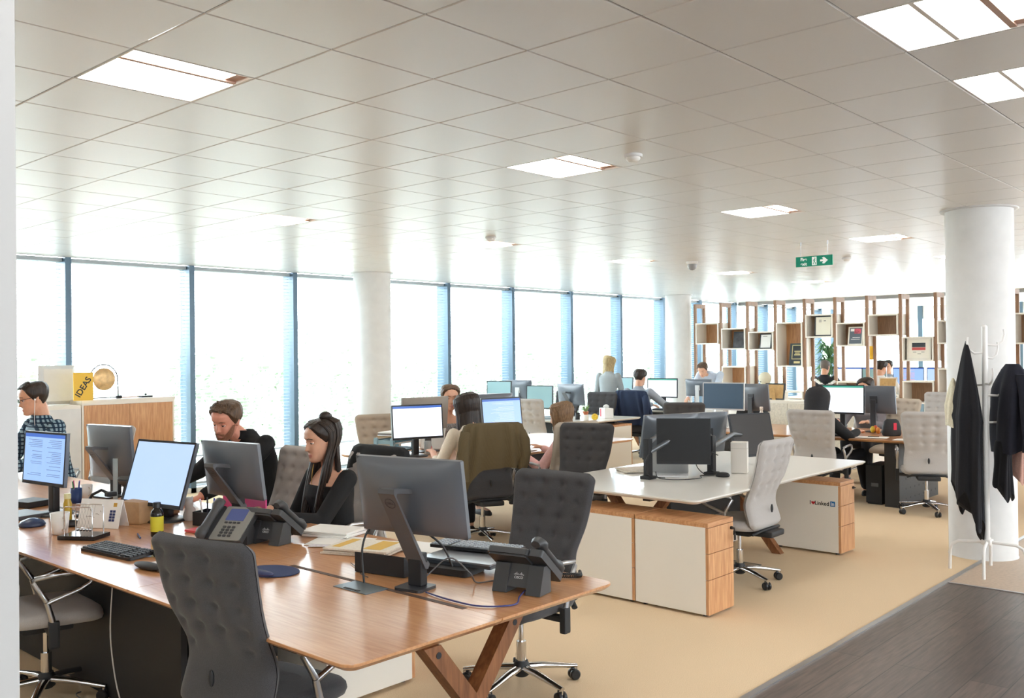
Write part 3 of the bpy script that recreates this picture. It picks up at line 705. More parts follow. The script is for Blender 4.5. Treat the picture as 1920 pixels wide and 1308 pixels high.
# white bench, monitors on clamped arms
def arm_monitor(x, y, rz, label, pole, w_=.5, h=.33, zc=1.03, tilt=3, scr=None):
    t = monitor(x, y, rz, label, w_, h, zc, tilt, 'none', scr or screen_off)
    v = Matrix.Rotation(R(-rz), 3, 'Z') @ (Vector((pole[0]-x, pole[1]-y, 0)))
    hp = zc-.74
    part('pivot', MB().box((-.065, 0, hp-.01), (.03, .10, .10), bev=.006), soft_black, t)
    zz = pole[2]-.74
    part('arm', MB().tube([(-.085, 0, hp-.01), ((v.x-.085)*.35, v.y*.4, (hp+zz)/2+.05), (v.x, v.y, zz)], [.016, .02, .02], 8), mat('arm_grey', 0x6c6f73, .35, metal=.6), t)
    return t
arm_monitor(6.30, 3.92, 213, 'black screen turned toward the camera on the white desk', (6.10, 4.12, .94), w_=.42, h=.36, zc=1.03, tilt=1)
arm_monitor(6.62, 4.25, 68, 'monitor back with a pale upper edge behind the black screen on the white desk', (6.10, 4.12, 1.02), w_=.56, h=.36, zc=1.04, tilt=12)
arm_monitor(7.42, 3.92, 246, 'warm dark screen leaning back behind the grey chair on the white desk', (6.62, 3.86, .96), w_=.44, h=.38, zc=1.0, tilt=14, scr=scr_brown)
arm_monitor(7.2, 4.28, 70, 'gradient grey monitor back left of the warm dark screen on the white desk', (6.62, 3.86, 1.02), w_=.5, h=.36, zc=1.02, tilt=8)
for x, y, lb in ((6.10, 4.12, 'left black monitor pole clamped to the white desk'), (6.62, 3.86, 'right black monitor pole clamped to the white desk beside the white box')):
    t = thing('monitor_pole', lb, 'monitor stand', (x, y, .74), group='monitor poles on the white desk')
    part('pole', MB().box((0, 0, .16), (.055, .055, .31), bev=.012), soft_black, t)
    part('clamp', MB().box((0, 0, .012), (.1, .09, .024), bev=.005), soft_black, t)
    part('cable', MB().tube([(-.03, -.03, .2), (-.10, -.04, .14), (-.09, -.05, .05), (-.02, -.06, .02), (.1, -.09, .004)], .004, 6), black_pl, t)
for k, (x, y, rz, wd, sc) in enumerate(((19.0, 7.85, 184, .6, scr_white), (19.0, 7.3, 180, .5, scr_teal), (19.0, 6.62, 182, .6, scr_doc), (18.95, 5.95, 180, .6, scr_blue), (19.45, 5.2, 182, .5, scr_white))):
    monitor(x, y, rz, ['lit screen beyond the divider left of the white shirted man', 'pale screen edge beyond the divider beside the seated head', 'colourful lit screen beyond the divider right of the white shirted man', 'pale blue screen beyond the divider right of the colourful one', 'small bright screen far beyond the divider at the column'][k], wd, .36, 1.2, 2, 'slim', sc, text=(ink_bar, ink_txt2, ((-.4, .1),)) if k != 2 else (ink_bar, mat('screen_orange', 0x0b0c10, .4, emit=0xf08a4a, estr=.9), ((-.2, .2),)), logo=False)
# ------------------------------------------------------------------ desk phones
ph_body = mat('phone_grey', 0x3c3d3f, .45); ph_face = mat('phone_face', 0x84837e, .4)
ph_lcd = mat('phone_display', 0x14161c, .3, emit=0x55639a, estr=.35)
def phone(x, y, rz, label, z=.742):
    """user side is local +x: face slopes toward +x"""
    t = thing('desk_phone', label, 'telephone', (x, y, z), rz, 'office desk phones'); k = R(38); t.scale = (1.14, 1.14, 1.14)
    st = MB()
    for x0, x1, y0, y1 in ((-.085, .0, -.105, -.045), (-.085, .0, .035, .095), (-.075, -.0, -.05, .04)):
        h = .10 if y1-y0 < .08 else .10
        zb = 0 if y1-y0 < .08 else .022
        st.add([(x0, y0, zb), (x1, y0, zb), (x1, y1, zb), (x0, y1, zb), (x0+.035, y0, h), (x1+.0, y0, h), (x1+.0, y1, h), (x0+.035, y1, h)], [(0, 3, 2, 1), (4, 5, 6, 7), (0, 1, 5, 4), (1, 2, 6, 5), (2, 3, 7, 6), (3, 0, 4, 7)])
    s = part('stand', st, ph_body, t)
    F_ = T(.01, 0, .098) @ Matrix.Rotation(k, 4, 'Y') @ Matrix.Rotation(R(0), 4, 'Z')
    b = part('body', MB().prism(rrect(-.105, .105, -.055, .115, .012), -.022, 0, F_).prism(rrect(-.1, .1, -.05, .11, .012), -.030, -.022, F_), ph_body, t)
    part('face_plate', MB().prism(rrect(-.1, .1, -.05, .11, .01), 0, .004, F_), ph_face, b)
    part('display', MB().prism(rrect(-.085, -.015, -.02, .075, .004), .004, .006, F_), ph_lcd, b)
    kp = MB()
    for i in range(4):
        for j in range(3): kp.prism(rrect(.02+i*.017, .031+i*.017, -.01+j*.024, .007+j*.024, .003, 2), .004, .0075, F_)
    for j in range(4): kp.prism(rrect(-.006, .003, -.015+j*.022, .0+j*.022, .002, 2), .004, .007, F_)
    part('keypad', kp, dark_pl, b)
    hs = [(-.112, .0, .018), (-.10, .0, .034), (-.075, 0, .036), (-.05, 0, .030), (.05, 0, .030), (.075, 0, .034), (.10, 0, .030), (.108, 0, .014)]
    h = part('handset', MB().tube([F_ @ Vector((a, -.08, c)) for a, _, c in hs], [.018, .028, .030, .022, .022, .029, .027, .018], 12, flat=.72, up=(0, 0, 1)), ph_body, t)
    part('cradle', MB().prism(rrect(-.1, .1, -.11, -.052, .012), -.022, .006, F_), ph_body, t)
    # emblem: five bars and lettering on the outer face of the stand
    n = Vector((-.10, 0, .035)).normalized()
    for nm, mb in (('emblem_bars', None), ('emblem_lettering', None)):
        u = Vector((.035, 0, .10)).normalized(); c = Vector((-.075+.017, -.005, .022+.036))
        Mx = Matrix(((0, u.x, n.x, c.x+n.x*.001), (-1, 0, 0, c.y), (0, u.z, n.z, c.z+n.z*.001), (0, 0, 0, 1)))
        if nm == 'emblem_bars':
            mb = MB()
            for q, hh in enumerate((.003, .006, .010, .006, .003, .006, .010, .006, .003)): mb.bb(-.0205+q*.0048, -.0182+q*.0048, .004, .004+hh, 0, .0006, Mx)
        else: mb = text_mb('CISCO', .0125, Mx @ T(0, -.005, 0), bold=.0003)
        part(nm, mb, mat('emblem_silver', 0xc8cacc, .35), s)
    return t
phone(2.93, 2.60, 12, 'desk phone seen from behind at the right end of the front desk')
phone(2.82, 4.30, 14, 'desk phone seen from behind in front of the long haired woman')
phone(2.62, 4.41, 205, 'desk phone with its display lit left of the phone before the long haired woman')
phone(7.02, 6.55, 235, 'desk phone beside the person in pink')
phone(11.05, 3.62, 205, 'desk phone beside the black bag on the right hand desk')
phone(6.9, 6.95, 260, 'dark desk phone behind the olive jacket')
phone(3.0, 6.15, 25, 'desk phone below the grey monitor before the oak cabinet')
# ------------------------------------------------------------------ keyboards, mice, laptop
key_m = mat('key_dark', 0x2f3338, .5); key_l = mat('key_grey', 0x9aa1a8, .5)
def keyboard(x, y, rz, label, z=.742, km=None, tilt=4):
    t = thing('keyboard', label, 'keyboard', (x, y, z), rz, 'computer keyboards'); M = Matrix.Rotation(R(tilt), 4, 'Y')
    part('case', MB().prism(rrect(-.075, .075, -.225, .225, .012), .004, .018, M), black_pl, t)
    kb = MB(); nb = MB()
    for r_ in range(6):
        for c_ in range(19):
            if c_ in (14,) : continue
            if r_ == 4 and 3 < c_ < 9: continue
            (nb if c_ > 14 else kb).box((-.058+r_*.0228+(.004 if r_ else 0)*0, -.207+c_*.0230, .021), (.018, .0185, .008), M, 0, .85)
    part('keys', kb, km or key_m, t)
    part('number_keys', nb, km or key_m, t)
    part('space_bar', MB().box((-.058+4*.0228, -.207+6*.023, .021), (.018, .11, .008), M, 0, .95), km or key_m, t)
    return t
keyboard(2.14, 4.66, 186, 'dark keyboard lying on the front oak desk near the cradle toy')
keyboard(3.17, 3.12, 14, 'grey keyed keyboard standing on the closed laptop', z=.80, km=key_l, tilt=0)
keyboard(10.5, 4.5, 180, 'black keyboard under the hooded person\'s hand')
keyboard(13.5, 8.75, 184, 'keyboard before the man with the navy jacket')
def mouse(x, y, rz, label, z=.742, wire=True):
    t = thing('mouse', label, 'mouse', (x, y, z), rz, 'computer mice')
    part('shell', MB().loft([[(.055*k*math.cos(a), .031*k*math.sin(a), zz) for a in [2*math.pi*q/20 for q in range(20)]] for k, zz in ((.9, 0), (1, .008), (.97, .018), (.8, .029), (.5, .035), (.15, .037))]), black_pl, t)
    part('scroll_wheel', MB().cyl((.035, -.003, .027), (.035, .003, .027), .009, n=12), grey_pl, t)
    return t
mouse(2.26, 4.43, 200, 'black mouse right of the dark keyboard on the front desk')
mouse(2.30, 5.62, 150, 'black mouse beside the white mug')
mouse(6.55, 3.72, 120, 'black mouse on the white desk by the right monitor pole')
mouse(7.0, 6.3, 100, 'black mouse near the person in pink')
t = thing('laptop', 'closed grey laptop on a dock below the largest monitor', 'laptop', (3.06, 3.06, .742), 12)
part('dock', MB().prism(rrect(-.19, -.02, -.10, .22, .02), 0, .03), soft_black, t)
part('base', MB().prism(rrect(-.13, .13, -.19, .19, .012), .032, .046), mat('laptop_grey', 0x50565e, .35, metal=.4), t)
part('lid', MB().prism(rrect(-.128, .128, -.188, .188, .012), .047, .055), mat('laptop_lid', 0x8b9299, .3, metal=.5), t)
pt = MB()
for q in range(5): pt.bb(-.06+q*.022, -.046+q*.022, -.1912, -.1895, .036, .042)
part('port', pt, panel_black, t)
t = thing('dock_tray', 'black bracket holding cables left of the closed laptop', 'cable tray', (2.74, 3.28, .742), 12)
part('body', MB().prism([(-.05, 0), (.06, 0), (.06, .06), (.03, .07), (-.0, .05), (-.03, .075), (-.05, .09)], -.14, .14, Matrix.Rotation(R(90), 4, 'X')), soft_black, t)
t = thing('laptop', 'silver laptop half open on the white desk beneath the black screen', 'laptop', (6.35, 4.1, .742), 30)
part('base', MB().prism(rrect(-.11, .11, -.16, .16, .01), 0, .012), silver_pl, t)
part('lid', MB().prism(rrect(-.11, .11, -.16, .16, .01), 0, .008, T(.10, 0, .012) @ Matrix.Rotation(R(62), 4, 'Y') @ T(-.11, 0, 0)), mat('laptop_silver', 0xc9cac9, .35, metal=.4), t)
# ------------------------------------------------------------------ people
def remesh(mb, name, vox, mats, smooth=4, pick=None):
    me = mb.mesh(name, mats[0]); o = bpy.data.objects.new(name, me); C.objects.link(o)
    m = o.modifiers.new('r', 'REMESH'); m.mode = 'VOXEL'; m.voxel_size = vox; m.use_smooth_shade = True
    sm = o.modifiers.new('s', 'SMOOTH'); sm.factor = .5; sm.iterations = smooth
    dg = bpy.context.evaluated_depsgraph_get(); out = bpy.data.meshes.new_from_object(o.evaluated_get(dg))
    bpy.data.objects.remove(o); bpy.data.meshes.remove(me); out.name = name
    out.materials.clear()
    for k in mats: out.materials.append(k)
    n = len(out.polygons); out.polygons.foreach_set('use_smooth', [True]*n)
    if pick:
        cen = np.empty(n*3); out.polygons.foreach_get('center', cen); cen = cen.reshape(-1, 3)
        out.polygons.foreach_set('material_index', pick(cen).astype(np.int32))
    return out
HR = [(-.116, .070, .030, .020), (-.108, .086, .004, .034), (-.092, .092, -.032, .046), (-.070, .089, -.050, .056), (-.045, .087, -.064, .063), (-.015, .086, -.082, .069),
      (.010, .085, -.092, .073), (.035, .091, -.099, .0755), (.06, .087, -.101, .0765), (.085, .070, -.092, .069), (.104, .044, -.070, .052), (.116, .012, -.036, .026), (.119, -.002, -.020, .010)]
def hinterp(z):
    a = [r[0] for r in HR]
    return [float(np.interp(z, a, [r[k] for r in HR])) for k in (1, 2, 3)]
def head_point(th, z, off=0, face=True):
    xf, xb, hw = hinterp(z); c, s = math.cos(th), math.sin(th)
    e = .86
    cx = (xf+xb)/2; ax = (xf-xb)/2
    x = cx+math.copysign(abs(c)**e, c)*ax; y = math.copysign(abs(s)**e, s)*hw
    if face and c > 0:
        g = lambda y0, z0, sy, sz: math.exp(-((y-y0)/sy)**2-((z-z0)/sz)**2)
        nz = 0
        if -.052 < z < .03:
            t = (.03-z)/.066
            nz = (.027*min(1, max(0, t))**1.1)*math.exp(-(y/(.0095+.006*max(0, t-.5)))**2)*(1 if z > -.036 else max(0, 1-(-.036-z)/.012))
        x += nz + .004*g(0, .034, .05, .012) - .011*(g(.032, .006, .017, .013)+g(-.032, .006, .017, .013)) + .004*(g(.04, -.03, .02, .02)+g(-.04, -.03, .02, .02))
        x += .0055*g(0, -.064, .022, .0055)+.006*g(0, -.0755, .019, .006)-.004*g(0, -.0697, .025, .0025)-.004*g(0, -.086, .02, .006)+.005*g(0, -.1, .018, .012)
    if off:
        n = Vector((c/max(ax, .02), s/max(hw, .02), (z-.02)/.012*.1+ (max(0, z-.06)*90))).normalized()
        return Vector((x, y, z))+n*off
    return Vector((x, y, z))
def head_mesh(mb, M, nt=56, nz=64):
    zs = [-.116+.235*k/nz for k in range(nz+1)]
    mb.loft([[head_point(2*math.pi*k/nt, z) for k in range(nt)] for z in zs], M=M)
    for s in (-1, 1):
        mb.ball((-.012, s*.0765, -.004), (.017, .008, .031), 10, M, Euler((R(8*s), R(-12), R(-s*22))).to_matrix())
def capsule(mb, p0, p1, r0, r1, n=14):
    p0, p1 = Vector(p0), Vector(p1); d = (p1-p0); L_ = d.length; d = d.normalized() if L_ > 1e-6 else Vector((0, 0, 1))
    P, r = [], []
    for a in (90, 60, 30): P.append(p0-d*r0*math.sin(R(a))); r.append(max(.001, r0*math.cos(R(a))))
    for k in range(4): P.append(p0+d*L_*k/3); r.append(r0+(r1-r0)*k/3)
    for a in (30, 60, 90): P.append(p1+d*r1*math.sin(R(a))); r.append(max(.001, r1*math.cos(R(a))))
    mb.tube(P, r, n)
def ik(a, b, l1, l2, pole):
    a, b, pole = Vector(a), Vector(b), Vector(pole); d = b-a; L_ = min(d.length, (l1+l2)*.999); u = d.normalized()
    k = (l1*l1-l2*l2+L_*L_)/(2*L_); h = math.sqrt(max(0, l1*l1-k*k)); p = (pole-a); p = p-u*p.dot(u)
    if p.length < 1e-6: p = u.orthogonal()
    return a+u*k+p.normalized()*h
def hand(mb, wrist, dirv, palm, side, s, curl=.5):
    """palm: direction the palm faces. side +1: thumb on the dirv x palm side"""
    d = Vector(dirv).normalized(); n = Vector(palm); n = (n-d*n.dot(d)).normalized(); l = d.cross(n)*side; w_ = Vector(wrist)
    L_ = lambda a, b, c: w_+d*a*s+l*b*s+n*c*s
    rings = []
    for a, hw, ht in ((-.01, .024, .018), (.02, .031, .016), (.055, .040, .014), (.088, .041, .012), (.096, .036, .009)):
        rings.append([L_(a, hw*math.cos(q*math.pi/6), ht*math.sin(q*math.pi/6)) for q in range(12)])
    mb.loft(rings)
    for b, ln in ((.031, .070), (.010, .080), (-.011, .074), (-.031, .058)):
        p = L_(.088, b, 0); ang = .12
        for k, f in enumerate((.45, .32, .26)):
            ang += curl*(.55 if k else .35); q = p+(d*math.cos(ang)+n*math.sin(ang))*ln*f*s
            capsule(mb, p, q, .0088*s-.0007*k*s, .0082*s-.0009*k*s, 8); p = q
    p = L_(.022, .026, .008); q = L_(.055, .052, .018); r_ = L_(.083, .056, .030)
    capsule(mb, p, q, .014*s, .0105*s, 8); capsule(mb, q, r_, .0102*s, .0085*s, 8)
def person(label, pel, face, top, bottom, hair, s=1.08, lean=8, head=None, hyaw=None, hpitch=12, hroll=0, hands=((.38, .2, .78), (.38, -.2, .78)), sleeve=.98, vox=.007, fem=False, stand=False, group=None, sk=None, shoes=None, knees=True, neck=.02, elbow_out=.25, legs=None, eyes=True, collar=None, twist=0, brow=None, hunch=0, back=0):
    sk = sk or skin; fr = Vector((math.cos(R(face)), math.sin(R(face)), 0)); lf = Vector((-fr.y, fr.x, 0)); up = Vector((0, 0, 1))
    P0 = Vector(pel); ax = (up*math.cos(R(lean))+fr*math.sin(R(lean)))
    tl0 = (.50 if not fem else .47)*s
    if head is not None and not stand: P0 = Vector(head)-up*(.17-hunch)*s-fr*(.05+back+.10*math.sin(R(lean)))*s-ax*tl0
    root = thing('person', label, 'person', (P0.x, P0.y, 0)); off = -Vector((P0.x, P0.y, 0))
    sf = Vector((math.cos(R(face+twist)), math.sin(R(face+twist)), 0)); sl = Vector((-sf.y, sf.x, 0))
    tl = (.50 if not fem else .47)*s; N = P0+ax*tl
    H = Vector(head) if head else N+fr*.05*s+up*.17*s+fr*.10*s*math.sin(R(lean))
    hy = face if hyaw is None else hyaw
    HM = Matrix.Translation(H) @ (Matrix.Rotation(R(hy), 4, 'Z') @ Matrix.Rotation(R(hpitch), 4, 'Y') @ Matrix.Rotation(R(hroll), 4, 'X')) @ Matrix.Scale(s, 4)
    HM = Matrix.Translation(off) @ HM
    sw = (.185 if not fem else .162)*s
    SH = [N-ax*.045*s+sl*k*sw for k in (1, -1)]
    l1, l2 = .285*s, .255*s; EL, WR = [], []
    for k, (sh, h) in enumerate(zip(SH, hands)):
        sg = 1 if k == 0 else -1
        if abs(h[0]) < 1: w_ = Vector((P0.x, P0.y, 0))+fr*h[0]+lf*h[1]+up*h[2]
        else: w_ = Vector(h)
        d = w_-sh
        if d.length > (l1+l2)*.985: w_ = sh+d.normalized()*(l1+l2)*.985
        EL.append(ik(sh, w_, l1, l2, sh+lf*sg*elbow_out-up*.5-fr*.25)); WR.append(w_)
    def rings(tr, inf):
        out = []
        for t, hw, hd, fx in tr:
            q = max(0, min(1, t/.5)); r_ = lf.lerp(sl, q); f_ = fr.lerp(sf, q); c = P0+ax*t*s*(tl/.5/s)+f_*fx*s
            out.append([c+r_*(hw*s+inf)*math.copysign(abs(math.cos(a))**.85, math.cos(a))+f_*(hd*s+inf)*math.sin(a) for a in [2*math.pi*k/28 for k in range(28)]])
        return out
    if fem: TR = [(-.09, .12, .09, 0), (-.03, .165, .115, 0), (.06, .16, .11, 0), (.17, .128, .088, 0), (.28, .138, .10, .012), (.345, .15, .115, .02), (.41, .158, .10, .008), (.46, .135, .075, 0), (.495, .075, .055, 0), (.52, .045, .045, 0)]
    else: TR = [(-.09, .12, .10, 0), (-.03, .165, .12, 0), (.06, .165, .12, .005), (.17, .155, .115, .01), (.28, .165, .118, .008), (.36, .18, .118, .005), (.42, .185, .105, 0), (.465, .16, .08, 0), (.495, .09, .06, 0), (.52, .05, .05, 0)]
    # legs
    HP = [P0+lf*k*.095*s+up*-.01 for k in (1, -1)]
    if stand: KN = [h+fr*.03+up*(-.43*s) for h in HP]; AN = [k-fr*.02-up*(k.z-.09) for k in KN]
    elif legs: KN = [Vector(q) for q in legs[0]]; AN = [Vector(q) for q in legs[1]]
    else:
        KN = [h+fr*.43*s+lf*k*.03+up*(.53-P0.z) for h, k in zip(HP, (1, -1))]; AN = [Vector((k.x, k.y, .09))+fr*(-.02) for k in KN]
    rUA, rEL, rWR = (.049, .040, .029) if not fem else (.042, .034, .025)
    b = MB(); b.loft([[p+off for p in r_] for r_ in rings(TR, 0)])
    capsule(b, N-ax*.06*s+off, H+off+(HM.to_3x3() @ Vector((-.025, 0, -.07))), (.058 if not fem else .048)*s, (.055 if not fem else .047)*s)
    head_mesh(b, HM)
    for k in (0, 1):
        capsule(b, SH[k]+off, EL[k]+off, rUA*s, rEL*s); capsule(b, EL[k]+off, WR[k]+off, rEL*s, rWR*s)
        fd = (WR[k]-EL[k]).normalized(); hd = (fd*.7+fr*.4-up*.05); side = 1 if k == 0 else -1
        hand(b, WR[k]+off+fd*.012, hd, -up, -side, s*(.95 if not fem else .87), .5)
        capsule(b, HP[k]+off, KN[k]+off, .082*s, .056*s); capsule(b, KN[k]+off, AN[k]+off, .056*s, .036*s)
        capsule(b, AN[k]+off-up*.03, AN[k]+off+fr*.13*s-up*.052, .036*s, .028*s)
    HMi = np.array(HM.inverted())
    def pick(c):
        l = c @ HMi[:3, :3].T + HMi[:3, 3]
        m = (np.abs(l[:, 1]) < .024) & (l[:, 2] < -.058) & (l[:, 2] > -.081) & (l[:, 0] > .07)
        m &= (l[:, 1]/.025)**2+((l[:, 2]+.0695)/.0115)**2 < 1
        return m
    body = remesh(b, 'body', vox, [sk, lip], 3 if vox < .008 else 2, pick); bo = part('body', body, None, root)
    # clothing
    ct = MB(); inf = .011
    tr = [r_ for r_ in TR if r_[0] <= .47] if neck < .05 else [r_ for r_ in TR if r_[0] <= .43]
    ct.loft([[p+off for p in r_] for r_ in rings(tr, inf)])
    if neck < .05: ct.loft([[p+off for p in r_] for r_ in rings([r_ for r_ in TR if .3 < r_[0] < .5]+[(.50+neck, .062, .062, .006), (.515+neck, .060, .060, .008)], inf)])
    for k in (0, 1):
        capsule(ct, SH[k]+off, EL[k]+off, rUA*s+inf+.004, rEL*s+inf+.004)
        if sleeve > .5:
            e = EL[k].lerp(WR[k], min(1, (sleeve-.5)*2)); capsule(ct, EL[k]+off, e+off-(e-EL[k]).normalized()*.01, rEL*s+inf+.004, rWR*s+inf)
    part('top_garment', remesh(ct, 'top_garment', max(.007, vox), [top], 3), None, root)
    lt = MB(); lt.loft([[p+off for p in r_] for r_ in rings([r_ for r_ in TR if r_[0] <= .1], .006)])
    for k in (0, 1):
        capsule(lt, HP[k]+off, KN[k]+off, .082*s+.01, .056*s+.012); capsule(lt, KN[k]+off, KN[k].lerp(AN[k], .92)+off, .056*s+.012, .036*s+.014)
    part('trousers', remesh(lt, 'trousers', max(.009, vox), [bottom], 3), None, root)
    for k in (0, 1):
        sh = MB(); c = AN[k]+off
        sh.loft([[c+fr*(.055+.135*s*math.cos(a)*kk)+lf*(.044*s*math.sin(a)*kk)+up*(z-AN[k].z) for a in [2*math.pi*q/20 for q in range(20)]] for kk, z in ((.95, .0), (1, .012), (1, .03), (.86, .05), (.6, .066), (.4, .07))])
        part('shoe', sh, shoes or soft_black, root)
    # eyes and brows
    if eyes:
        for sg in (1, -1):
            e = part('eye', MB().ball((.0690, sg*.032, .003), (.0115, .0130, .0072), 14, HM), eye_white, bo)
            part('iris', MB().ball((.0783, sg*.0315, .0015), (.0034, .0062, .0060), 12, HM), eye_dark, e)
            part('eyelid', MB().ball((.0692, sg*.032, .0066), (.0128, .0146, .0052), 14, HM), sk, bo)
            part('eyelashes', MB().tube([HM @ Vector(q) for q in ((.0795, sg*.020, .0035), (.0825, sg*.030, .0048), (.077, sg*.042, .0035))], [.0008*s, .0013*s, .0010*s], 6), eye_dark, bo)
            part('eyebrow', MB().tube([HM @ Vector(q) for q in ((.0885, sg*.013, .025), (.087, sg*.030, .031), (.072, sg*.050, .024))], [.0024*s, .003*s, .0015*s], 6), brow or hair[1], bo)
    make_hair(root, HM, hair, s)
    if collar:
        cn = N+off; cm = MB()
        for dz, rr_ in ((0, .066), ): cm.loft([[cn+ax*(z*s)+sl*(r_*s*math.cos(a))+sf*(r_*s*math.sin(a)+.012) for a in [2*math.pi*q/24 for q in range(24)]] for z, r_ in ((-.015, .085), (.02, .072), (.045, .064), (.042, .060), (.01, .068))], caps=False)
        part('collar', cm, collar, root)
    return root, HM, dict(N=N, SH=SH, EL=EL, WR=WR, H=H, fr=fr, lf=lf, off=off)
def make_hair(root, HM, hair, s):
    kind, m = hair[0], hair[1]; rr_ = random.Random(int(abs(HM[0][3]*1e4+HM[1][3]*1e3)) % 9999)
    mb = MB(); nt, nz = 64, 30
    def line(th):      # lower hair edge by angle from the front
        a = abs((th+math.pi) % (2*math.pi)-math.pi)
        if kind == 'short': return np.interp(a, [0, .55, .95, 1.25, 1.55, 1.9, 2.4, math.pi], [.086, .084, .066, .016, -.022, -.015, -.060, -.072])
        return np.interp(a, [0, .5, .9, 1.2, 1.6, 2.0, math.pi], [.090, .080, .055, .02, -.02, -.07, -.085])
    rings = []
    for j in range(nz+1):
        ring = []
        for k in range(nt):
            th = 2*math.pi*k/nt; z0 = line(th); z = z0+(.1185-z0)*(j/nz)**.85
            a = abs((th+math.pi) % (2*math.pi)-math.pi)
            o = (.002+.016*min(1, j/8)**.8+(.005*min(1, j/8) if a < .8 and kind == 'short' else 0)+.004*math.sin(k*5.1+j*.3)*.5) if kind != 'buzz' else .005
            if j == 0: o = -.004
            ring.append(head_point(th, z, o, False))
        rings.append(ring)
    mb.loft(rings, M=HM)
    if kind in ('long', 'bob', 'shoulder', 'longback'):
        L_ = {'long': .46, 'bob': .15, 'shoulder': .20, 'longback': .34}[kind]
        for q in range(230):
            a = rr_.uniform({'long': 1.62, 'longback': 1.1}.get(kind, 1.0), math.pi)*rr_.choice((-1, 1)); lay = rr_.uniform(.010, .026); P = []
            for z in (.1185, .106, .08, .045, .01, -.02, -.05): P.append(head_point(a*(.55+.45*min(1, (.118-z)/.05)) if abs(a) < 2 else a, z, lay*(.45 if z > .115 else .8 if z > .1 else 1), False))
            last = P[-1]; ln = L_*rr_.uniform(.82, 1.05); n = 6
            fwd = .075 if (kind == 'long' and abs(a) < 2.25) else 0
            for k in range(1, n+1):
                t = k/n; fl = {'bob': -.12, 'shoulder': .05, 'long': .10, 'longback': -.05}[kind]
                P.append(Vector((last.x+(fwd*1.3)*t**.8-(.02*t if not fwd else 0), last.y*(1+fl*t)+(.012 if kind == 'long' else .006)*math.sin(q*1.7+5*t)*t, last.z-ln*t)))
            r_ = [.005]+[.010]*6+[.0105-.0065*(k/n)**2 for k in range(1, n+1)]
            # hair hangs straight down in the world
            W = [HM @ p for p in P[:7]]; base = W[-1]
            for p in P[7:]:
                v = Matrix.Rotation(math.atan2(HM[1][0], HM[0][0]), 3, 'Z') @ Vector((p.x-last.x, p.y-last.y, 0)); W.append(base+v*s+Vector((0, 0, (p.z-last.z)*s)))
            mb.tube(W, [x*s for x in r_], 5, flat=.55)
    o = part('hair', mb, m, root)
    if kind == 'long': part('hair_bun', MB().ball((-.045, .01, .128), (.035, .04, .026), 12, HM).ball((-.07, -.012, .118), (.026, .03, .024), 10, HM), m, o)
    if kind in ('tied',): part('hair_bun', MB().ball((-.115, 0, .03), (.035, .035, .04), 12, HM), m, o)
    if kind == 'short':
        tf = MB()
        for q in range(90):
            a = rr_.uniform(-1.3, 1.3); z = rr_.uniform(.085, .116); p = head_point(a, z, .014, False); d = Vector((-.016, rr_.uniform(-.012, .012), .010))
            tf.tube([HM @ p, HM @ (p+d*.5+Vector((0, 0, .003))), HM @ (p+d)], [.006*s, .005*s, .001], 5)
        part('hair_tuft', tf, m, o)
    return o
hair_dk = wood('hair_dark_brown', 0x17100d, 0x3a2b23, (55, 55, 5), .5)
hair_br = wood('hair_brown', 0x3a281c, 0x6b5038, (55, 55, 6), .55)
hair_mid = wood('hair_mid_brown', 0x5c4430, 0x9a7854, (60, 60, 5), .5)
hair_bl = wood('hair_blond', 0x8f7347, 0xdcc694, (60, 60, 5), .5)
hair_gy = mat('hair_grey', 0x6f6a66, .7, noise=.3, nscale=200)
knit_black = mat('black_knit', 0x141416, .9, noise=.3, nscale=300, bump=.3)
trouser_dk = mat('dark_trousers', 0x1d1e24, .9); jeans = mat('navy_jeans', 0x2a3246, .9, noise=.15, nscale=300)
plaid = wave_mat('plaid_shirt', 0x2d4256, 0x8fa9b8, 9, 'X', .85, 0x1f2f42, 9)
cream_bl = mat('cream_blouse', 0xe6dac8, .8, noise=.05, nscale=60); pink_bl = mat('pink_blouse', 0xe9b9b4, .8, noise=.06, nscale=60)
grey_coat = mat('grey_coat', 0xa9b0b2, .9, noise=.12, nscale=200); blue_sh = mat('pale_blue_shirt', 0xc3cedf, .75, noise=.05, nscale=50)
grey_sh = mat('grey_blue_shirt', 0x9aa2ad, .8, noise=.08, nscale=200); hood_m = mat('charcoal_hood', 0x29282b, .95, noise=.2, nscale=200)
cardi = mat('grey_cardigan', 0x7a7478, .9, noise=.12, nscale=200); white_sh = mat('white_shirt', 0xeef0f2, .7); floral = mat('speckled_blouse', 0x8a8684, .8, noise=.8, nscale=90)
# long haired woman in black
pr3, HM3, d3 = person('woman with long dark hair in a black top, seated at the front desk looking left', (3.72, 4.80, .56), 178, knit_black, trouser_dk, ('long', hair_dk), s=1.1, lean=4, fem=True, head=(3.50, 4.80, 1.205), hyaw=168, hpitch=12, hands=((3.10, 4.72, .78), (3.22, 4.95, .79)), vox=.0048, neck=.06, sleeve=.97, brow=hair_dk)
_w = d3['WR'][0]+d3['off']; _d = (d3['WR'][0]-d3['EL'][0]).normalized()
_u2_ = _d.orthogonal().normalized(); _v2 = _d.cross(_u2_)
wt = part('wristwatch', MB().tube([_w+_d*.004+(_u2_*math.cos(a)+_v2*math.sin(a))*.032 for a in [2*math.pi*q/24 for q in range(25)]], .009, 8, flat=.4), soft_black, pr3)
part('watch_face', MB().ball(_w+_d*.004+Vector((0, 0, .034)), (.017, .017, .006), 12), black_pl, wt)
_n = d3['N']+d3['off']
part('necklace', MB().tube([_n+Vector((-.075-.045*math.sin(a), .07*math.cos(a), .03-.16*math.sin(a))) for a in [math.pi*q/20 for q in range(21)]], .0022, 6), mat('gold_chain', 0xc9a45c, .3, 1), pr3)
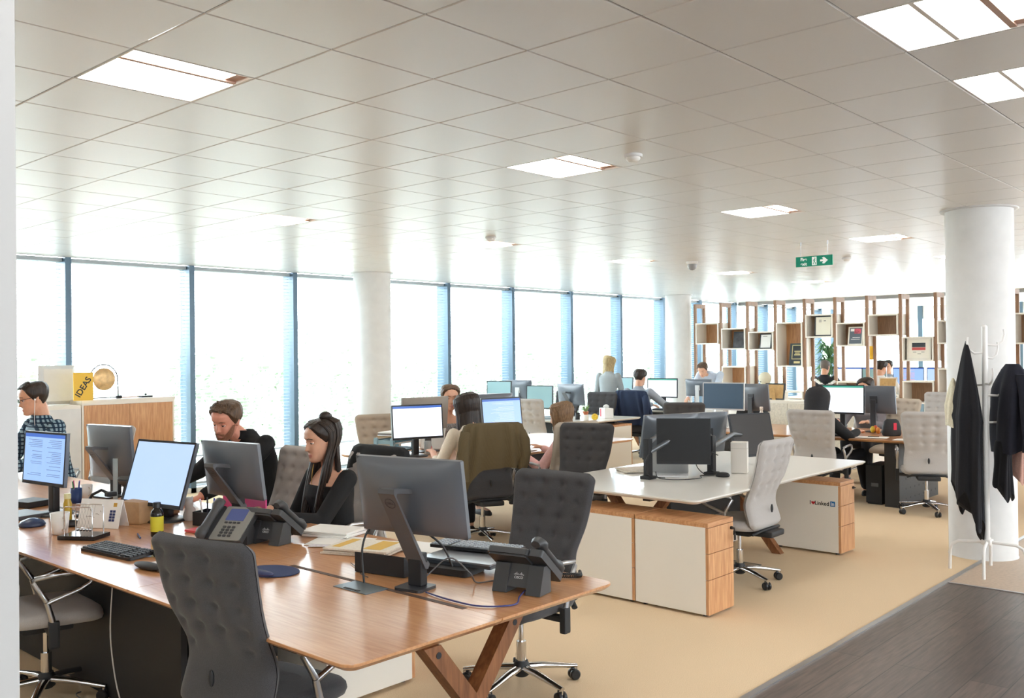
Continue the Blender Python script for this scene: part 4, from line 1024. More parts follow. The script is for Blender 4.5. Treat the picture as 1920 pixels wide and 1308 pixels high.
# bearded man in black sweater
pr2, HM2, _ = person('bearded man in a black sweater leaning toward the monitor and looking down', (3.78, 5.95, .56), 180, knit_black, trouser_dk, ('short', hair_br), s=1.13, lean=18, head=(3.55, 6.00, 1.275), hyaw=200, hpitch=22, hroll=-6, hands=((3.22, 5.75, .80), (3.20, 6.25, .80)), vox=.0052, hunch=.06, back=.07, sk=skin_warm, collar=knit_black, brow=hair_br)
bd = MB()
na, nz_ = 64, 44
def bmask(a, z):
    p = head_point(a, z); top = -.052 if abs(a) < .5 else -.060+.050*min(1, (abs(a)-.5)/.75)**1.4
    lips = abs(p.y) < .022 and (p.y/.023)**2+((z+.0695)/.0100)**2 < 1
    return z < top and not lips
for i in range(na):
    for j_ in range(nz_):
        a0, a1 = -1.5+3.0*i/na, -1.5+3.0*(i+1)/na; z0, z1 = -.115+.11*j_/nz_, -.115+.11*(j_+1)/nz_
        if not bmask((a0+a1)/2, (z0+z1)/2): continue
        bd.add([HM2 @ head_point(a, z, .0035+.0012*rnd.random()) for a, z in ((a0, z0), (a1, z0), (a1, z1), (a0, z1))], [(0, 1, 2, 3)], True)
part('beard', bd, mat('beard_brown', 0x8f5f48, .9, noise=.4, nscale=220), pr2)
# plaid shirt man
pr1, HM1, _ = person('man in a plaid shirt with glasses and white earphones at the left edge', (3.50, 8.55, .60), 186, plaid, jeans, ('short', hair_dk), s=1.18, lean=12, head=(3.21, 8.60, 1.385), hyaw=168, hpitch=14, hands=((2.85, 8.35, .80), (2.85, 8.8, .80)), vox=.006, collar=plaid, brow=hair_dk)
gl = MB()
for sg in (1, -1):
    gl.tube([HM1 @ Vector((.098+.0*math.cos(a), sg*.033+.022*math.cos(a), .003+.016*math.sin(a))) for a in [2*math.pi*k/20 for k in range(21)]], .0022, 6)
    gl.tube([HM1 @ Vector(q) for q in ((.094, sg*.056, .010), (.05, sg*.080, .012), (-.012, sg*.084, .010))], .0025, 6)
gl.tube([HM1 @ Vector(q) for q in ((.10, .011, .006), (.108, 0, .009), (.10, -.011, .006))], .0022, 6)
part('glasses', gl, black_pl, pr1)
ea = MB(); ea.ball(HM1 @ Vector((.004, .087, -.006)), .009, 8).tube([HM1 @ Vector(q) for q in ((.006, .09, -.012), (.016, .088, -.05), (.03, .075, -.10), (.04, .05, -.16), (.05, .02, -.24))], .0028, 6)
part('earphone', ea, mat('earphone_white', 0xf0f0f0, .4), pr1)
# cream blouse
person('woman with long dark hair in a cream blouse seen from behind over the olive jacket', (6.13, 6.02, .56), 70, cream_bl, trouser_dk, ('longback', hair_dk), s=1.12, lean=14, fem=True, head=(6.22, 6.24, 1.225), hyaw=88, hpitch=18, hands=((6.02, 6.50, .80), (6.55, 6.5, .80)), vox=.009, sleeve=.78, eyes=False)
person('person with a ginger bob in a pink blouse seated with the back to the camera', (7.03, 5.66, .56), 96, pink_bl, trouser_dk, ('bob', hair_mid), s=1.12, lean=18, fem=True, head=(7.02, 5.75, 1.12), hyaw=112, hpitch=14, hands=((6.82, 6.05, .73), (7.15, 6.10, .78)), vox=.009, eyes=False)
person('woman with tied back brown hair in a speckled blouse looking out between two monitors', (7.12, 7.85, .56), 262, floral, trouser_dk, ('tied', hair_br), s=1.14, lean=8, fem=True, head=(7.14, 7.42, 1.26), hyaw=236, hpitch=10, hands=((7.3, 7.25, .80), (6.95, 7.25, .80)), vox=.008, neck=.05)
person('blond woman standing in a long grey coat with her back to the camera', (12.95, 9.55, .90), 20, grey_coat, mat('grey_skirt', 0x9aa0a2, .9), ('shoulder', hair_bl), s=1.02, lean=4, fem=True, stand=True, hyaw=-25, hpitch=22, hands=((.30, .10, 1.1), (.30, -.12, 1.1)), vox=.011, eyes=False)
person('dark haired man in a grey blue shirt sitting over the navy jacket', (13.0, 8.85, .58), 8, grey_sh, trouser_dk, ('short', hair_dk), s=1.14, lean=8, head=(13.05, 8.95, 1.31), hyaw=5, hpitch=12, hands=((13.55, 9.0, .80), (13.5, 8.55, .80)), vox=.011, eyes=False, collar=grey_sh)
person('man in a pale blue shirt bending forward over a desk', (15.55, 8.98, .98), 196, blue_sh, trouser_dk, ('short', hair_br), s=1.04, lean=46, stand=True, head=(15.02, 8.92, 1.40), hyaw=190, hpitch=34, hands=((14.7, 8.65, .80), (14.7, 9.1, .80)), vox=.010, collar=blue_sh)
person('woman with dark hair in a grey cardigan behind the grey monitor', (12.55, 4.85, .56), 182, cardi, trouser_dk, ('tied', hair_dk), s=1.14, lean=6, fem=True, head=(12.40, 4.88, 1.22), hyaw=176, hpitch=16, hands=((12.0, 4.7, .80), (12.0, 5.1, .80)), vox=.009, neck=.06)
ph, HMh, _ = person('person in a black hood seated in the grey chair at the right hand desk', (10.02, 4.42, .56), 0, knit_black, trouser_dk, ('buzz', hair_dk), s=1.12, lean=14, head=(10.18, 4.56, 1.16), hyaw=10, hpitch=20, hands=((10.55, 4.62, .80), (10.62, 4.28, .79)), vox=.009, eyes=False, legs=(((10.5, 4.5, .54), (10.55, 4.22, .54)), ((10.6, 4.55, .09), (11.05, 4.36, .09))))
hb = MB(); rg = []
for z, k in ((-.18, 1.35), (-.13, 1.22), (-.08, 1.18), (-.02, 1.22), (.04, 1.25), (.09, 1.15), (.125, .85), (.145, .4), (.15, .08)):
    rg.append([Vector((-.018+.098*k*math.cos(a)+(.035 if math.cos(a) > .5 and z > -.1 else 0), .100*k*math.sin(a)*(1+.03*math.sin(5*a+z*30)), z+.02*math.cos(a)+.006*math.sin(4*a+z*40))) for a in [2*math.pi*q/32 for q in range(32)]])
part('hood', hb.loft(rg, M=HMh), hood_m, ph)
person('grey haired man in a dark jacket seen from behind beyond the divider', (18.15, 7.85, .58), 4, mat('dark_jacket', 0x23262e, .9), trouser_dk, ('buzz', hair_gy), s=1.14, lean=4, head=(18.2, 7.98, 1.40), hyaw=0, hands=((18.6, 8.0, .82), (18.6, 7.6, .82)), vox=.013, eyes=False)
person('dark haired man in a white shirt seen from behind beyond the divider', (18.1, 6.72, .58), 4, white_sh, trouser_dk, ('short', hair_dk), s=1.14, lean=6, head=(18.2, 6.85, 1.39), hyaw=-20, hands=((18.6, 7.0, .82), (18.6, 6.5, .82)), vox=.013, eyes=False)
person('seated person beyond the divider whose head shows above a screen', (20.3, 7.5, .58), 180, grey_sh, trouser_dk, ('short', hair_dk), s=1.14, lean=4, head=(20.15, 7.45, 1.37), hyaw=180, hands=((19.8, 7.3, .82), (19.8, 7.6, .82)), vox=.013)
# ------------------------------------------------------------------ clothes over chairs and on the rack
def bmid(z):
    v = (z-.43)/.66; return -.235 + .055*math.exp(-((v-.30)/.22)**2) - .13*max(0, v-.25)**1.25
def jacket(x, y, rz, label, m, zb=.66, drop=.2, dside=1, sl=True, cat='jacket'):
    t = thing('draped_jacket', label, cat, (x, y, 0), rz); rr_ = random.Random(int(x*100)); nt = 72; mb = MB(); rg = []
    prof = [(1.122, .10, .012), (1.118, .235, .03), (1.10, .275, .046), (1.05, .292, .056), (.98, .305, .060), (.9, .318, .064), (.82, .328, .068), (.74, .336, .072), (zb, .342, .075)]
    prof = [p for p in prof[:-1] if p[0] > zb+.02]+[prof[-1] if zb < .75 else (zb, .295, .06)]
    for i, (z, hw, hd) in enumerate(prof):
        ring = []
        for k in range(nt):
            a = 2*math.pi*k/nt; c, s = math.cos(a), math.sin(a); q = i/(len(prof)-1)
            yy = math.copysign(abs(s)**.6, s)*hw; xx = math.copysign(abs(c)**.7, c)*hd
            fold = (.030*math.sin(7*a+1.3)+.018*math.sin(13*a+4*q))*q**1.1
            low = drop*max(0, dside*s)**2*max(0, -c+.35)*q**2
            zz = z-low-.012*math.sin(5*a+.4)*q
            ring.append((bmid(max(.45, zz))+xx*(1+fold*5)-.006-max(0, -c)*q*.020*(1+math.sin(9*s*2.2+3*q)+.6*math.sin(17*s+1))+(-.03*low), yy*(1+fold*.8), zz))
        rg.append(ring)
    mb.loft(rg, caps=False); mb.add(rg[0], [tuple(range(nt))], True)
    part('body', mb, m, t)
    if sl:
        for sd, xo, zl in ((dside, -.10, .62), (-dside, .0, .70)):
            P = [(bmid(1.05)-.02, sd*.25, 1.05), (bmid(.98)-.055+xo*.3, sd*.285, .97), (bmid(.85)-.075+xo*.5, sd*.30, .85), (bmid(.75)-.085+xo*.6, sd*.292, .74), (bmid(.7)-.09+xo*.6, sd*.28, zl)]
            sm = MB(); rings = []
            for i, p in enumerate(P): rings.append([Vector(p)+Vector(((.030+.004*i)*math.cos(a)*(1+.10*math.sin(3*a+i*1.7)), (.052-.002*i)*math.sin(a)*(1+.10*math.sin(4*a+i)), .006*math.sin(2*a+i))) for a in [2*math.pi*q/24 for q in range(24)]])
            part('sleeve', sm.loft(rings), m, t)
    return t
olive = wave_mat('olive_corduroy', 0x564a36, 0x6f6149, 60, 'Y', .95)
navy = mat('navy_cloth', 0x27344f, .9, noise=.2, nscale=200, bump=.2)
jk = jacket(6.15, 5.98, 62, 'olive brown corduroy jacket hung over a chair back', olive, zb=.70, drop=.5, dside=1)
part('zip_pull', MB().box((-.42, .30, .46), (.012, .012, .03), bev=.003), steel, jk)
jacket(12.75, 8.75, 8, 'navy blue jacket hung over the chair of the man in grey blue', navy, zb=.55, drop=.16, dside=-1)
jacket(3.70, 4.88, 180, 'black garment slung over the chair behind the long haired woman', knit_black, zb=.96, drop=.05, sl=False, cat='clothing')
def hang(label, top, wid, dep, z1, z0, m, rz, folds, seed, cat, ragged=.1, taper=.15, name='hanging_coat', lean=(0, 0), shoulder=.25):
    t = thing(name, label, cat, top, rz); rr_ = random.Random(seed); nt = 64; mb = MB(); rg = []; n = 16
    for i in range(n+1):
        q = i/n; k = taper+(1-taper)*min(1, (q/shoulder))**.75 if q < shoulder else 1+.12*math.sin(q*4+seed)
        ring = []
        for j in range(nt):
            a = 2*math.pi*j/nt; f = 1+.16*math.sin(folds*a+seed+1.5*q)*min(1, q*3)+.07*math.sin((folds*2+1)*a-seed+q*5)*min(1, q*2)
            z = -(z1-z0)*q - ragged*q**3*(.5+.5*math.sin(a*1.0+seed)) - ragged*.3*q**3*math.sin(4*a+seed)
            ring.append((dep*k*math.cos(a)*f+lean[0]*q, wid*k*math.sin(a)*f+lean[1]*q, z))
        rg.append(ring)
    mb.loft(rg, caps=False); mb.add(rg[0], [tuple(range(nt))], True); mb.add(rg[-1], [tuple(range(nt))[::-1]], True)
    part('cloth', mb, m, t); return t
coat_bk = mat('black_wool', 0x17171c, .95, noise=.3, nscale=250, bump=.4); coat_nv = mat('midnight_wool', 0x1b1c28, .95, noise=.25, nscale=250, bump=.4)
RX, RY = 7.80, 2.14
hang('long black ragged shawl hanging at the left of the coat rack', (RX-.075, RY+.11, 1.79), .16, .09, 1.79, .62, coat_bk, -47, 5, 2, 'shawl', ragged=.30, taper=.06, name='hanging_shawl', shoulder=.55)
jc = hang('midnight blue jacket hanging at the right of the coat rack', (RX+.10, RY-.17, 1.61), .20, .11, 1.61, .98, coat_nv, -47, 4, 5, 'jacket', ragged=.05, taper=.35, shoulder=.3)
sv = MB(); rings = []
for i, p in enumerate(((.03, .13, -.06), (.02, .20, -.2), (.02, .225, -.38), (.0, .23, -.52), (0, .22, -.63))): pass
for sd in (-1,):
    rings = []
    for i, p in enumerate(((.0, -.15, -.08), (-.01, -.205, -.22), (-.01, -.225, -.40), (0, -.23, -.55), (.0, -.22, -.66))): rings.append([Vector(p)+Vector((.055*math.cos(a), (.055-.003*i)*math.sin(a), 0)) for a in [2*math.pi*q/20 for q in range(20)]])
    part('sleeve', MB().loft(rings), coat_nv, jc)
hang('lower dark garment below the midnight blue jacket on the coat rack', (RX+.03, RY-.11, 1.02), .09, .05, 1.02, .72, coat_bk, -47, 4, 9, 'garment', ragged=.14, taper=.8, name='hanging_garment')
hang('dusty pink scarf showing below the midnight blue jacket', (RX+.13, RY-.20, 1.03), .075, .05, 1.03, .83, mat('dusty_pink', 0xc79c8e, .9, noise=.1, nscale=100), -47, 4, 3, 'scarf', ragged=.12, taper=.8, name='hanging_scarf')
hang('cream cloth bag hanging behind the black shawl on the coat rack', (RX+.02, RY+.24, 1.50), .085, .06, 1.50, 1.12, mat('cream_canvas', 0xd8d0b8, .9, noise=.08, nscale=80), -47, 3, 1, 'bag', ragged=-.04, taper=.1, name='tote_bag', shoulder=.6)
hang('beige scarf hanging straight behind the black shawl', (RX+.03, RY+.14, 1.1), .04, .02, 1.1, .50, mat('beige_scarf', 0xcbbfae, .9), -47, 3, 4, 'scarf', ragged=0, taper=.9, name='hanging_scarf')
t = thing('folded_umbrella', 'grey folded umbrella hanging behind the black shawl', 'umbrella', (RX+.07, RY+.26, .70))
part('canopy', MB().lathe([(.004, 0), (.016, .05), (.02, .3), (.012, .5), (.006, .52)], 12), mat('umbrella_grey', 0x4a4a50, .7), t)
part('handle', MB().tube([(0, 0, .5), (0, 0, .62), (.02, 0, .66), (.05, 0, .65), (.055, 0, .61)], .006, 8), soft_black, t)
# ------------------------------------------------------------------ ceiling devices and sign
def disc(x, y, label, r=.055, h=.045, cat='smoke detector', name='smoke_detector'):
    t = thing(name, label, cat, (x, y, CEIL)); part('base', MB().lathe([(r, 0), (r, -.012), (r*.95, -.016)], 24), white_paint, t)
    part('sensor', MB().lathe([(r*.75, -.016), (r*.78, -h*.6), (r*.5, -h), (.004, -h)], 24), lamp_frame, t); return t
disc(4.56, 3.16, 'small white smoke detector right of the middle ceiling light')
disc(6.74, 6.40, 'small smoke detector on the bright ceiling toward the windows')
disc(11.56, 4.77, 'small smoke detector to the right of the fire exit sign')
t = thing('security_camera', 'white dome security camera on the ceiling left of the fire exit sign', 'security camera', (10.48, 6.36, CEIL))
part('mount', MB().lathe([(.075, 0), (.075, -.025), (.062, -.035)], 24), white_paint, t)
part('dome', MB().lathe([(.06, -.035), (.062, -.055), (.05, -.088), (.028, -.108), (.004, -.114)], 24), mat('dome_grey', 0x9a9c9e, .2), t)
sg_ = thing('fire_exit_sign', 'green fire exit sign hanging from the ceiling by two thin wires', 'sign', (9.56, 4.30, 2.69))
green = mat('sign_green', 0x00856a, .4, emit=0x00856a, estr=.15); sgw = mat('sign_white', 0xf2f6f4, .4, emit=0xf2f6f4, estr=.2)
part('panel', MB().bb(-.006, .006, -.205, .205, -.055, .055, bev=.002), green, sg_)
SM = Matrix(((0, 0, -1, -.0068), (-1, 0, 0, 0), (0, 1, 0, 0), (0, 0, 0, 1)))
part('lettering', text_mb('Fire', .046, SM @ T(-.115, .023, 0), bold=.0012), sgw, sg_)
part('lettering', text_mb('exit', .046, SM @ T(-.115, -.027, 0), bold=.0012), sgw, sg_)
pm = part('pictogram', MB().prism([(-.022, -.045), (.03, -.045), (.03, .045), (-.022, .045)], -.0004, .0004, SM), sgw, sg_)
mn = MB(); Q = SM @ T(.004, 0, .001)
mn.prism([(.008+.006*math.cos(a), .029+.006*math.sin(a)) for a in [k*math.pi/6 for k in range(12)]], -.0004, .0004, Q)
for P in (((-.004, .018), (.008, .020), (.004, -.008), (-.006, -.008)), ((.004, -.006), (-.003, -.008), (-.018, -.036), (-.010, -.038)), ((.0, -.006), (.006, -.004), (.018, -.022), (.012, -.040), (.006, -.038), (.010, -.022)), ((.006, .018), (.020, .004), (.017, .001), (.004, .012)), ((-.004, .018), (-.016, .004), (-.013, .002), (-.001, .012))): mn.prism(P, -.0004, .0004, Q)
part('running_figure', mn, green, pm)
part('arrow', MB().prism([(.07, -.010), (.105, -.010), (.09, -.030), (.112, -.036), (.155, 0), (.112, .036), (.09, .030), (.105, .010), (.07, .010)], -.0004, .0004, SM), sgw, sg_)
for yy in (.15, -.15): part('wire', MB().cyl((0, yy, .055), (0, yy, .17), .0025, n=6).cyl((0, yy, .17), (0, yy, .21), .008, n=8), steel, sg_)
# ------------------------------------------------------------------ cabinet top
t = thing('low_cabinet', 'plain white cabinet at the left of the tall oak fronted cabinet', 'cabinet', (4.02, 10.2, 0))
part('carcass', MB().bb(-.18, .19, -.2, .24, 0, 1.235, bev=.004), cream, t)
part('door', MB().bb(-.175, .185, -.215, -.2, .05, 1.2, bev=.002), white_paint, t)
single('display_panel', MB().loft([[(px, 0, pz) for px, pz in ((-.16, 0), (.22, 0), (.22, .42), (-.16, .42))], [(px, -.05, pz) for px, pz in ((-.12, .04), (.18, .04), (.18, .38), (-.12, .38))]], smooth=False), white_paint, 'white square panel standing behind the yellow card on the cabinet', 'panel', (4.06, 10.32, 1.237))
yc = thing('yellow_card', 'yellow card with slanting black letters standing on the cabinet', 'card', (4.22, 9.97, 1.285), -4)
part('card', MB().bb(-.095, .105, 0, .012, 0, .295), mat('card_yellow', 0xf3c64b, .6), yc)
part('lettering', text_mb('IDEAS', .088, Matrix.Translation((.005, -.001, .14)) @ Matrix.Rotation(R(90), 4, 'X') @ Matrix.Rotation(R(58), 4, 'Z'), bold=.0018), mat('ink_black', 0x1a1a1c, .5), yc)
t = thing('gong', 'round bronze gong hanging in a thin black wire frame on the cabinet', 'gong', (4.52, 10.15, CH), 0)
part('frame', MB().tube([(-.16, -.05, .0), (-.16, 0, .02)]+[(-.155*math.cos(a), 0, .21+.165*math.sin(a)) for a in [math.pi*k/16 for k in range(17)]]+[(.16, 0, .02), (.16, -.05, 0)], .006, 6).tube([(-.16, 0, .012), (.16, 0, .012)], .005, 6), black_metal, t)
part('disc', MB().lathe([(.004, -.012), (.03, -.012), (.04, -.006), (.115, -.004), (.122, .012), (.118, .016), (.004, .006)], 40, T(0, 0, .215, 0, 90)), mat('bronze', 0xcaa878, .4, metal=.55, noise=.3, nscale=18), t)
part('cord', MB().cyl((0, 0, .335), (0, 0, .372), .003, n=6), soft_black, t)
t = thing('gong_mallet', 'small mallet lying beside the gong on the cabinet', 'mallet', (4.72, 10.1, CH+.001), 8)
part('handle', MB().cyl((-.04, 0, .01), (.18, 0, .01), .006, n=8), mat('mallet_wood', 0xc99a86, .6), t); part('head', MB().cyl((-.09, 0, .016), (-.03, 0, .016), .016, n=12), soft_black, t)
t = thing('desk_toy', 'small clear posted stand with a black base on the cabinet', 'ornament', (4.98, 10.12, CH))
part('base', MB().bb(-.065, .065, -.04, .04, 0, .018, bev=.002), soft_black, t)
for sx in (-.055, .06): part('post', MB().cyl((sx, 0, .018), (sx, 0, .16), .004, n=8), mat('clear_acrylic', 0xdfe6ea, .1, alpha=.5), t)
part('bead', MB().ball((0, 0, .032), .012, 10), soft_black, t)
# ------------------------------------------------------------------ things on the front desk
Z = .742
for ya, yb in ((2.58, 3.74), (5.6, 6.75)): part('cable_slot', MB().bb(-.013, .013, ya-6.14, yb-6.14, .7395, .7412), mat('slot_brown', 0x4a3022, .6), benchA)
h = part('cable_hatch', MB().bb(-.06, .06, -.11, .11, 0, .003), mat('hatch_steel', 0x76838c, .3, metal=.7), benchA, T(2.49-2.55, 3.15-6.14, .7405)); part('slot', MB().bb(-.052, -.04, -.05, .05, .003, .005), soft_black, h)
def cable(pts, label, m=black_pl, r=.0035, name='cable', group=None):
    P = [Vector(p) for p in pts]; out = []
    for i in range(len(P)-1):
        p0, p1, p2, p3 = P[max(0, i-1)], P[i], P[i+1], P[min(len(P)-1, i+2)]
        for k in range(8):
            t_ = k/8; out.append(.5*((2*p1)+(p2-p0)*t_+(2*p0-5*p1+4*p2-p3)*t_*t_+(3*p1-p0-3*p2+p3)*t_**3))
    out.append(P[-1]); o = out[0].copy()
    return single(name, MB().tube([p-o for p in out], r, 6), m, label, 'cable', o, group=group)
cable([(2.55, 3.20, Z), (2.56, 3.22, .90), (2.62, 3.20, .99), (2.72, 3.08, .98), (2.80, 2.98, .90), (2.84, 2.95, .80)], 'black cable looping up from the cable hatch to the dock', r=.005)
cable([(2.88, 2.56, .75), (2.80, 2.52, .746), (2.70, 2.46, .745), (2.60, 2.55, .745), (2.59, 2.72, .745), (2.61, 2.87, .745)], 'thin blue cable running from the right hand desk phone to the desk slot', mat('cable_blue', 0x3c3f78, .5))
cable([(2.75, 3.55, .745), (2.70, 3.40, .745), (2.78, 3.32, .75), (2.66, 3.36, .745), (2.62, 3.26, .745)], 'thin wires coiled on the desk left of the black bracket', r=.002)
cable([(2.80, 3.45, .745), (2.88, 3.36, .765), (2.79, 3.24, .745), (2.70, 3.26, .75), (2.74, 3.38, .745)], 'loop of thin wire beside the newspapers', r=.002)
cable([(2.64, 2.96, .745), (2.70, 2.94, .80), (2.76, 2.88, .86), (2.80, 2.80, .80), (2.86, 2.82, .746), (2.95, 2.78, .745), (2.92, 2.72, .745)], 'grey cables hanging from the largest monitor stand', mat('cable_grey', 0x6a6a6c, .5))
co_ = MB(); P = []
for k in range(260):
    u = k/259; a = k*.9; b = Vector((3.10+.16*u, 2.60-.05*u+.03*math.sin(u*7), .756)); P.append((b.x+.003*math.cos(a)-3.1, b.y+.010*math.cos(a)-2.6, b.z+.010*math.sin(a)-.742))
single('coiled_cord', co_.tube(P, .0028, 5), black_pl, 'coiled black telephone cord at the right end of the front desk', 'cord', (3.1, 2.6, .742))
t = thing('mouse_pad', 'navy blue gel mouse pad on the front desk', 'mouse pad', (2.42, 3.70, Z), 8)
part('pad', MB().prism([(.10*math.cos(a)*(1 if math.cos(a) > 0 else 1.1)+.0, .14*math.sin(a)) for a in [2*math.pi*k/36 for k in range(36)]], 0, .004), mat('pad_blue', 0x2c3a62, .8), t)
part('wrist_rest', MB().ball((-.085, 0, .012), (.03, .10, .014), 16), mat('gel_blue', 0x2a3560, .4), t)
t = thing('mouse_pad', 'white mouse pad with a black wrist rest behind the front chair', 'mouse pad', (2.17, 4.20, Z), 4)
part('pad', MB().prism(rrect(-.10, .12, -.11, .11, .02), 0, .003), paper, t)
part('wrist_rest', MB().ball((-.10, .0, .014), (.035, .115, .016), 16), soft_black, t)
def stack(x, y, rz, label, n, w_, l_, th, m, name='paper_stack', cat='papers', z=Z, jit=.012, ang=4):
    t = thing(name, label, cat, (x, y, z), rz); rr_ = random.Random(int(x*977+y*31))
    for q in range(n):
        part('sheet', MB().bb(-w_/2, w_/2, -l_/2, l_/2, 0, th*.96), m if not isinstance(m, list) else m[q % len(m)], t, T(rr_.uniform(-jit, jit), rr_.uniform(-jit, jit), q*th, rr_.uniform(-ang, ang)))
    return t
news = mat('newsprint', 0xcfc6b8, .85, noise=.12, nscale=60); news2 = mat('newsprint_pale', 0xe2dccf, .85, noise=.08, nscale=90)
np_ = stack(2.98, 3.72, 20, 'folded newspapers on the front desk beside the white papers', 4, .26, .36, .008, [news, news2], 'newspaper_stack', 'newspapers')
part('print', MB().bb(-.1, .1, .09, .14, .0322, .0328).bb(-.1, .1, -.14, -.04, .0322, .0326), mat('print_ochre', 0xd9b25a, .8), np_)
stack(3.13, 4.20, 18, 'thick stack of white papers in front of the long haired woman', 7, .21, .30, .005, paper)
stack(3.05, 3.98, 30, 'printed sheets spread between the white papers and the newspapers', 3, .21, .30, .002, [paper, mat('printed_sheet', 0xdcd8de, .7, noise=.15, nscale=50)], jit=.04, ang=10)
stack(3.22, 3.55, 15, 'white sheets on the far side of the newspapers', 2, .21, .30, .002, paper, jit=.02)
t = thing('bottle', 'dark bottle with a yellow label on the front desk', 'bottle', (2.48, 4.92, Z))
part('glass', MB().lathe([(.030, 0), (.034, .005), (.034, .125), (.030, .14), (.018, .152), (.016, .165)], 24), mat('bottle_brown', 0x17130f, .15), t)
part('yellow_label', MB().lathe([(.0345, .03), (.0347, .032), (.0347, .11), (.0345, .112)], 24), mat('label_yellow', 0xd9d23c, .6), t); part('cap', MB().lathe([(.021, .158), (.021, .185), (.019, .188)], 20), black_pl, t)
single('pen', MB().cyl((-.07, 0, .005), (.06, 0, .005), .0045, n=8).cyl((.06, 0, .005), (.075, 0, .005), .004, .001, n=8), mat('pen_blue', 0x1f3f78, .4), 'blue pen lying beside the yellow labelled bottle', 'pen', (2.41, 4.99, Z), 70)
def mug(x, y, label, m=ceramic, s=1, z=Z, rz=0):
    t = thing('mug', label, 'mug', (x, y, z), rz)
    part('cup', MB().lathe([(.028*s, 0), (.034*s, .004*s), (.043*s, .10*s), (.0405*s, .10*s), (.032*s, .008*s), (.002, .008*s)], 28, caps=False), m, t)
    part('handle', MB().tube([(0, -.038*s, .082*s), (0, -.062*s, .082*s), (0, -.074*s, .062*s), (0, -.07*s, .035*s), (0, -.035*s, .022*s)], .0065*s, 8), m, t)
    return t
mug(2.16, 5.42, 'tall white mug on the front desk near the left edge', s=1.2)
mug(2.84, 6.66, 'white cup behind the navy pen cup', s=.95); mug(6.72, 7.42, 'white mug below the lit monitor of the cream blouse desk', s=1.1); 
t = thing('cradle_toy', 'swinging ball cradle with a black base on the front desk', 'desk toy', (2.20, 5.20, Z), 32)
part('base', MB().bb(-.075, .075, -.11, .11, 0, .022, bev=.003), mat('gloss_black', 0x1b1b1e, .12), t)
for sx in (-.05, .05): part('wire_frame', MB().tube([(sx, -.085, .022), (sx, -.085, .165), (sx, -.078, .176), (sx, .078, .176), (sx, .085, .165), (sx, .085, .022)], .003, 8), chrome, t)
for k in range(5):
    b = part('ball', MB().ball((0, -.038+k*.019, .045), .0095, 12), chrome, t); part('thread', MB().cyl((0, -.038+k*.019, .053), (.05, -.038+k*.019, .174), .0006, n=4).cyl((0, -.038+k*.019, .053), (-.05, -.038+k*.019, .174), .0006, n=4), grey_pl, b)
t = thing('desk_calendar', 'white tent card calendar with a grid of dark squares', 'calendar', (2.42, 5.46, Z), 28)
part('card', MB().add([(-.05, -.14, 0), (-.046, -.14, 0), (.0, -.14, .16), (-.004, -.14, .16), (-.05, .14, 0), (-.046, .14, 0), (.0, .14, .16), (-.004, .14, .16)], [(0, 1, 2, 3), (7, 6, 5, 4), (0, 4, 5, 1), (1, 5, 6, 2), (2, 6, 7, 3), (3, 7, 4, 0)]).add([(.05, -.14, 0), (.046, -.14, 0), (-.002, -.14, .16), (.002, -.14, .16), (.05, .14, 0), (.046, .14, 0), (-.002, .14, .16), (.002, .14, .16)], [(3, 2, 1, 0), (4, 5, 6, 7), (1, 5, 4, 0), (2, 6, 5, 1), (3, 7, 6, 2), (0, 4, 7, 3)]), paper, t)
g = MB(); CMx = Matrix.Translation((-.0505, 0, 0)) @ Matrix.Rotation(math.atan2(.046, .16), 4, 'Y')
for i in range(2):
    for j in range(4): g.bb(-.0008, .0004, -.105+i*.020, -.088+i*.020, .04+j*.017, .054+j*.017, CMx)
part('dark_squares', g, mat('print_navy', 0x2c3568, .6), t); part('gold_square', MB().bb(-.0008, .0004, -.108, -.085, .125, .147, CMx), mat('print_gold', 0xc99b3f, .6), t)
gg = MB()
for i, (a, b, c, d) in enumerate(((.03, .06, .09, .064), (0.0, .075, .03, .08), (.07, .11, .06, .09), (-.01, .09, .0, .1))): gg.tube([CMx @ Vector((-.001, a, b)), CMx @ Vector((-.001, (a+c)/2, (b+d)/2+.004)), CMx @ Vector((-.001, c, d))], [.0006, .0016, .0006], 4)
part('twig_drawing', gg, mat('ink_brown', 0x5b4a40, .7), t)
single('cardboard_box', MB().box((0, 0, .065), (.13, .15, .13), bev=.002), mat('cardboard', 0xb9946b, .8, noise=.08, nscale=30), 'brown cardboard box behind the calendar', 'box', (2.62, 5.44, Z), 20)
t = thing('spice_jar', 'tall jar with yellow contents beside the calendar', 'jar', (2.30, 5.66, Z))
part('glass', MB().lathe([(.022, 0), (.024, .004), (.024, .13), (.018, .15), (.018, .16)], 20), mat('yellow_contents', 0xb99a2e, .3), t); part('lid', MB().lathe([(.02, .158), (.02, .185), (.018, .188)], 20), mat('lid_cream', 0xd8cf9a, .4), t)
t = thing('pen_cup', 'navy blue pen cup with coloured pens behind the text monitor', 'pen cup', (2.70, 6.50, Z))
part('cup', MB().lathe([(.036, 0), (.038, .003), (.038, .10), (.035, .10), (.034, .006), (.002, .006)], 24, caps=False), mat('cup_navy', 0x1b3a70, .4), t)
for k, (c, a) in enumerate(((0xc8283c, 20), (0xd43a86, 100), (0x2f9a5a, 200), (0x2a4aa0, 290))): part('pen', MB().cyl((.012*math.cos(R(a)), .012*math.sin(R(a)), .01), (.03*math.cos(R(a)), .03*math.sin(R(a)), .15), .0045, n=8), mat('pen_%d' % k, c, .4), t)
single('clear_ruler', MB().bb(-.004, .004, -.016, .016, 0, .30), mat('clear_blueish', 0xcfe0e6, .08, alpha=.55), 'clear upright plastic strip in front of the grey monitor', 'ruler', (2.88, 6.30, Z), 30)
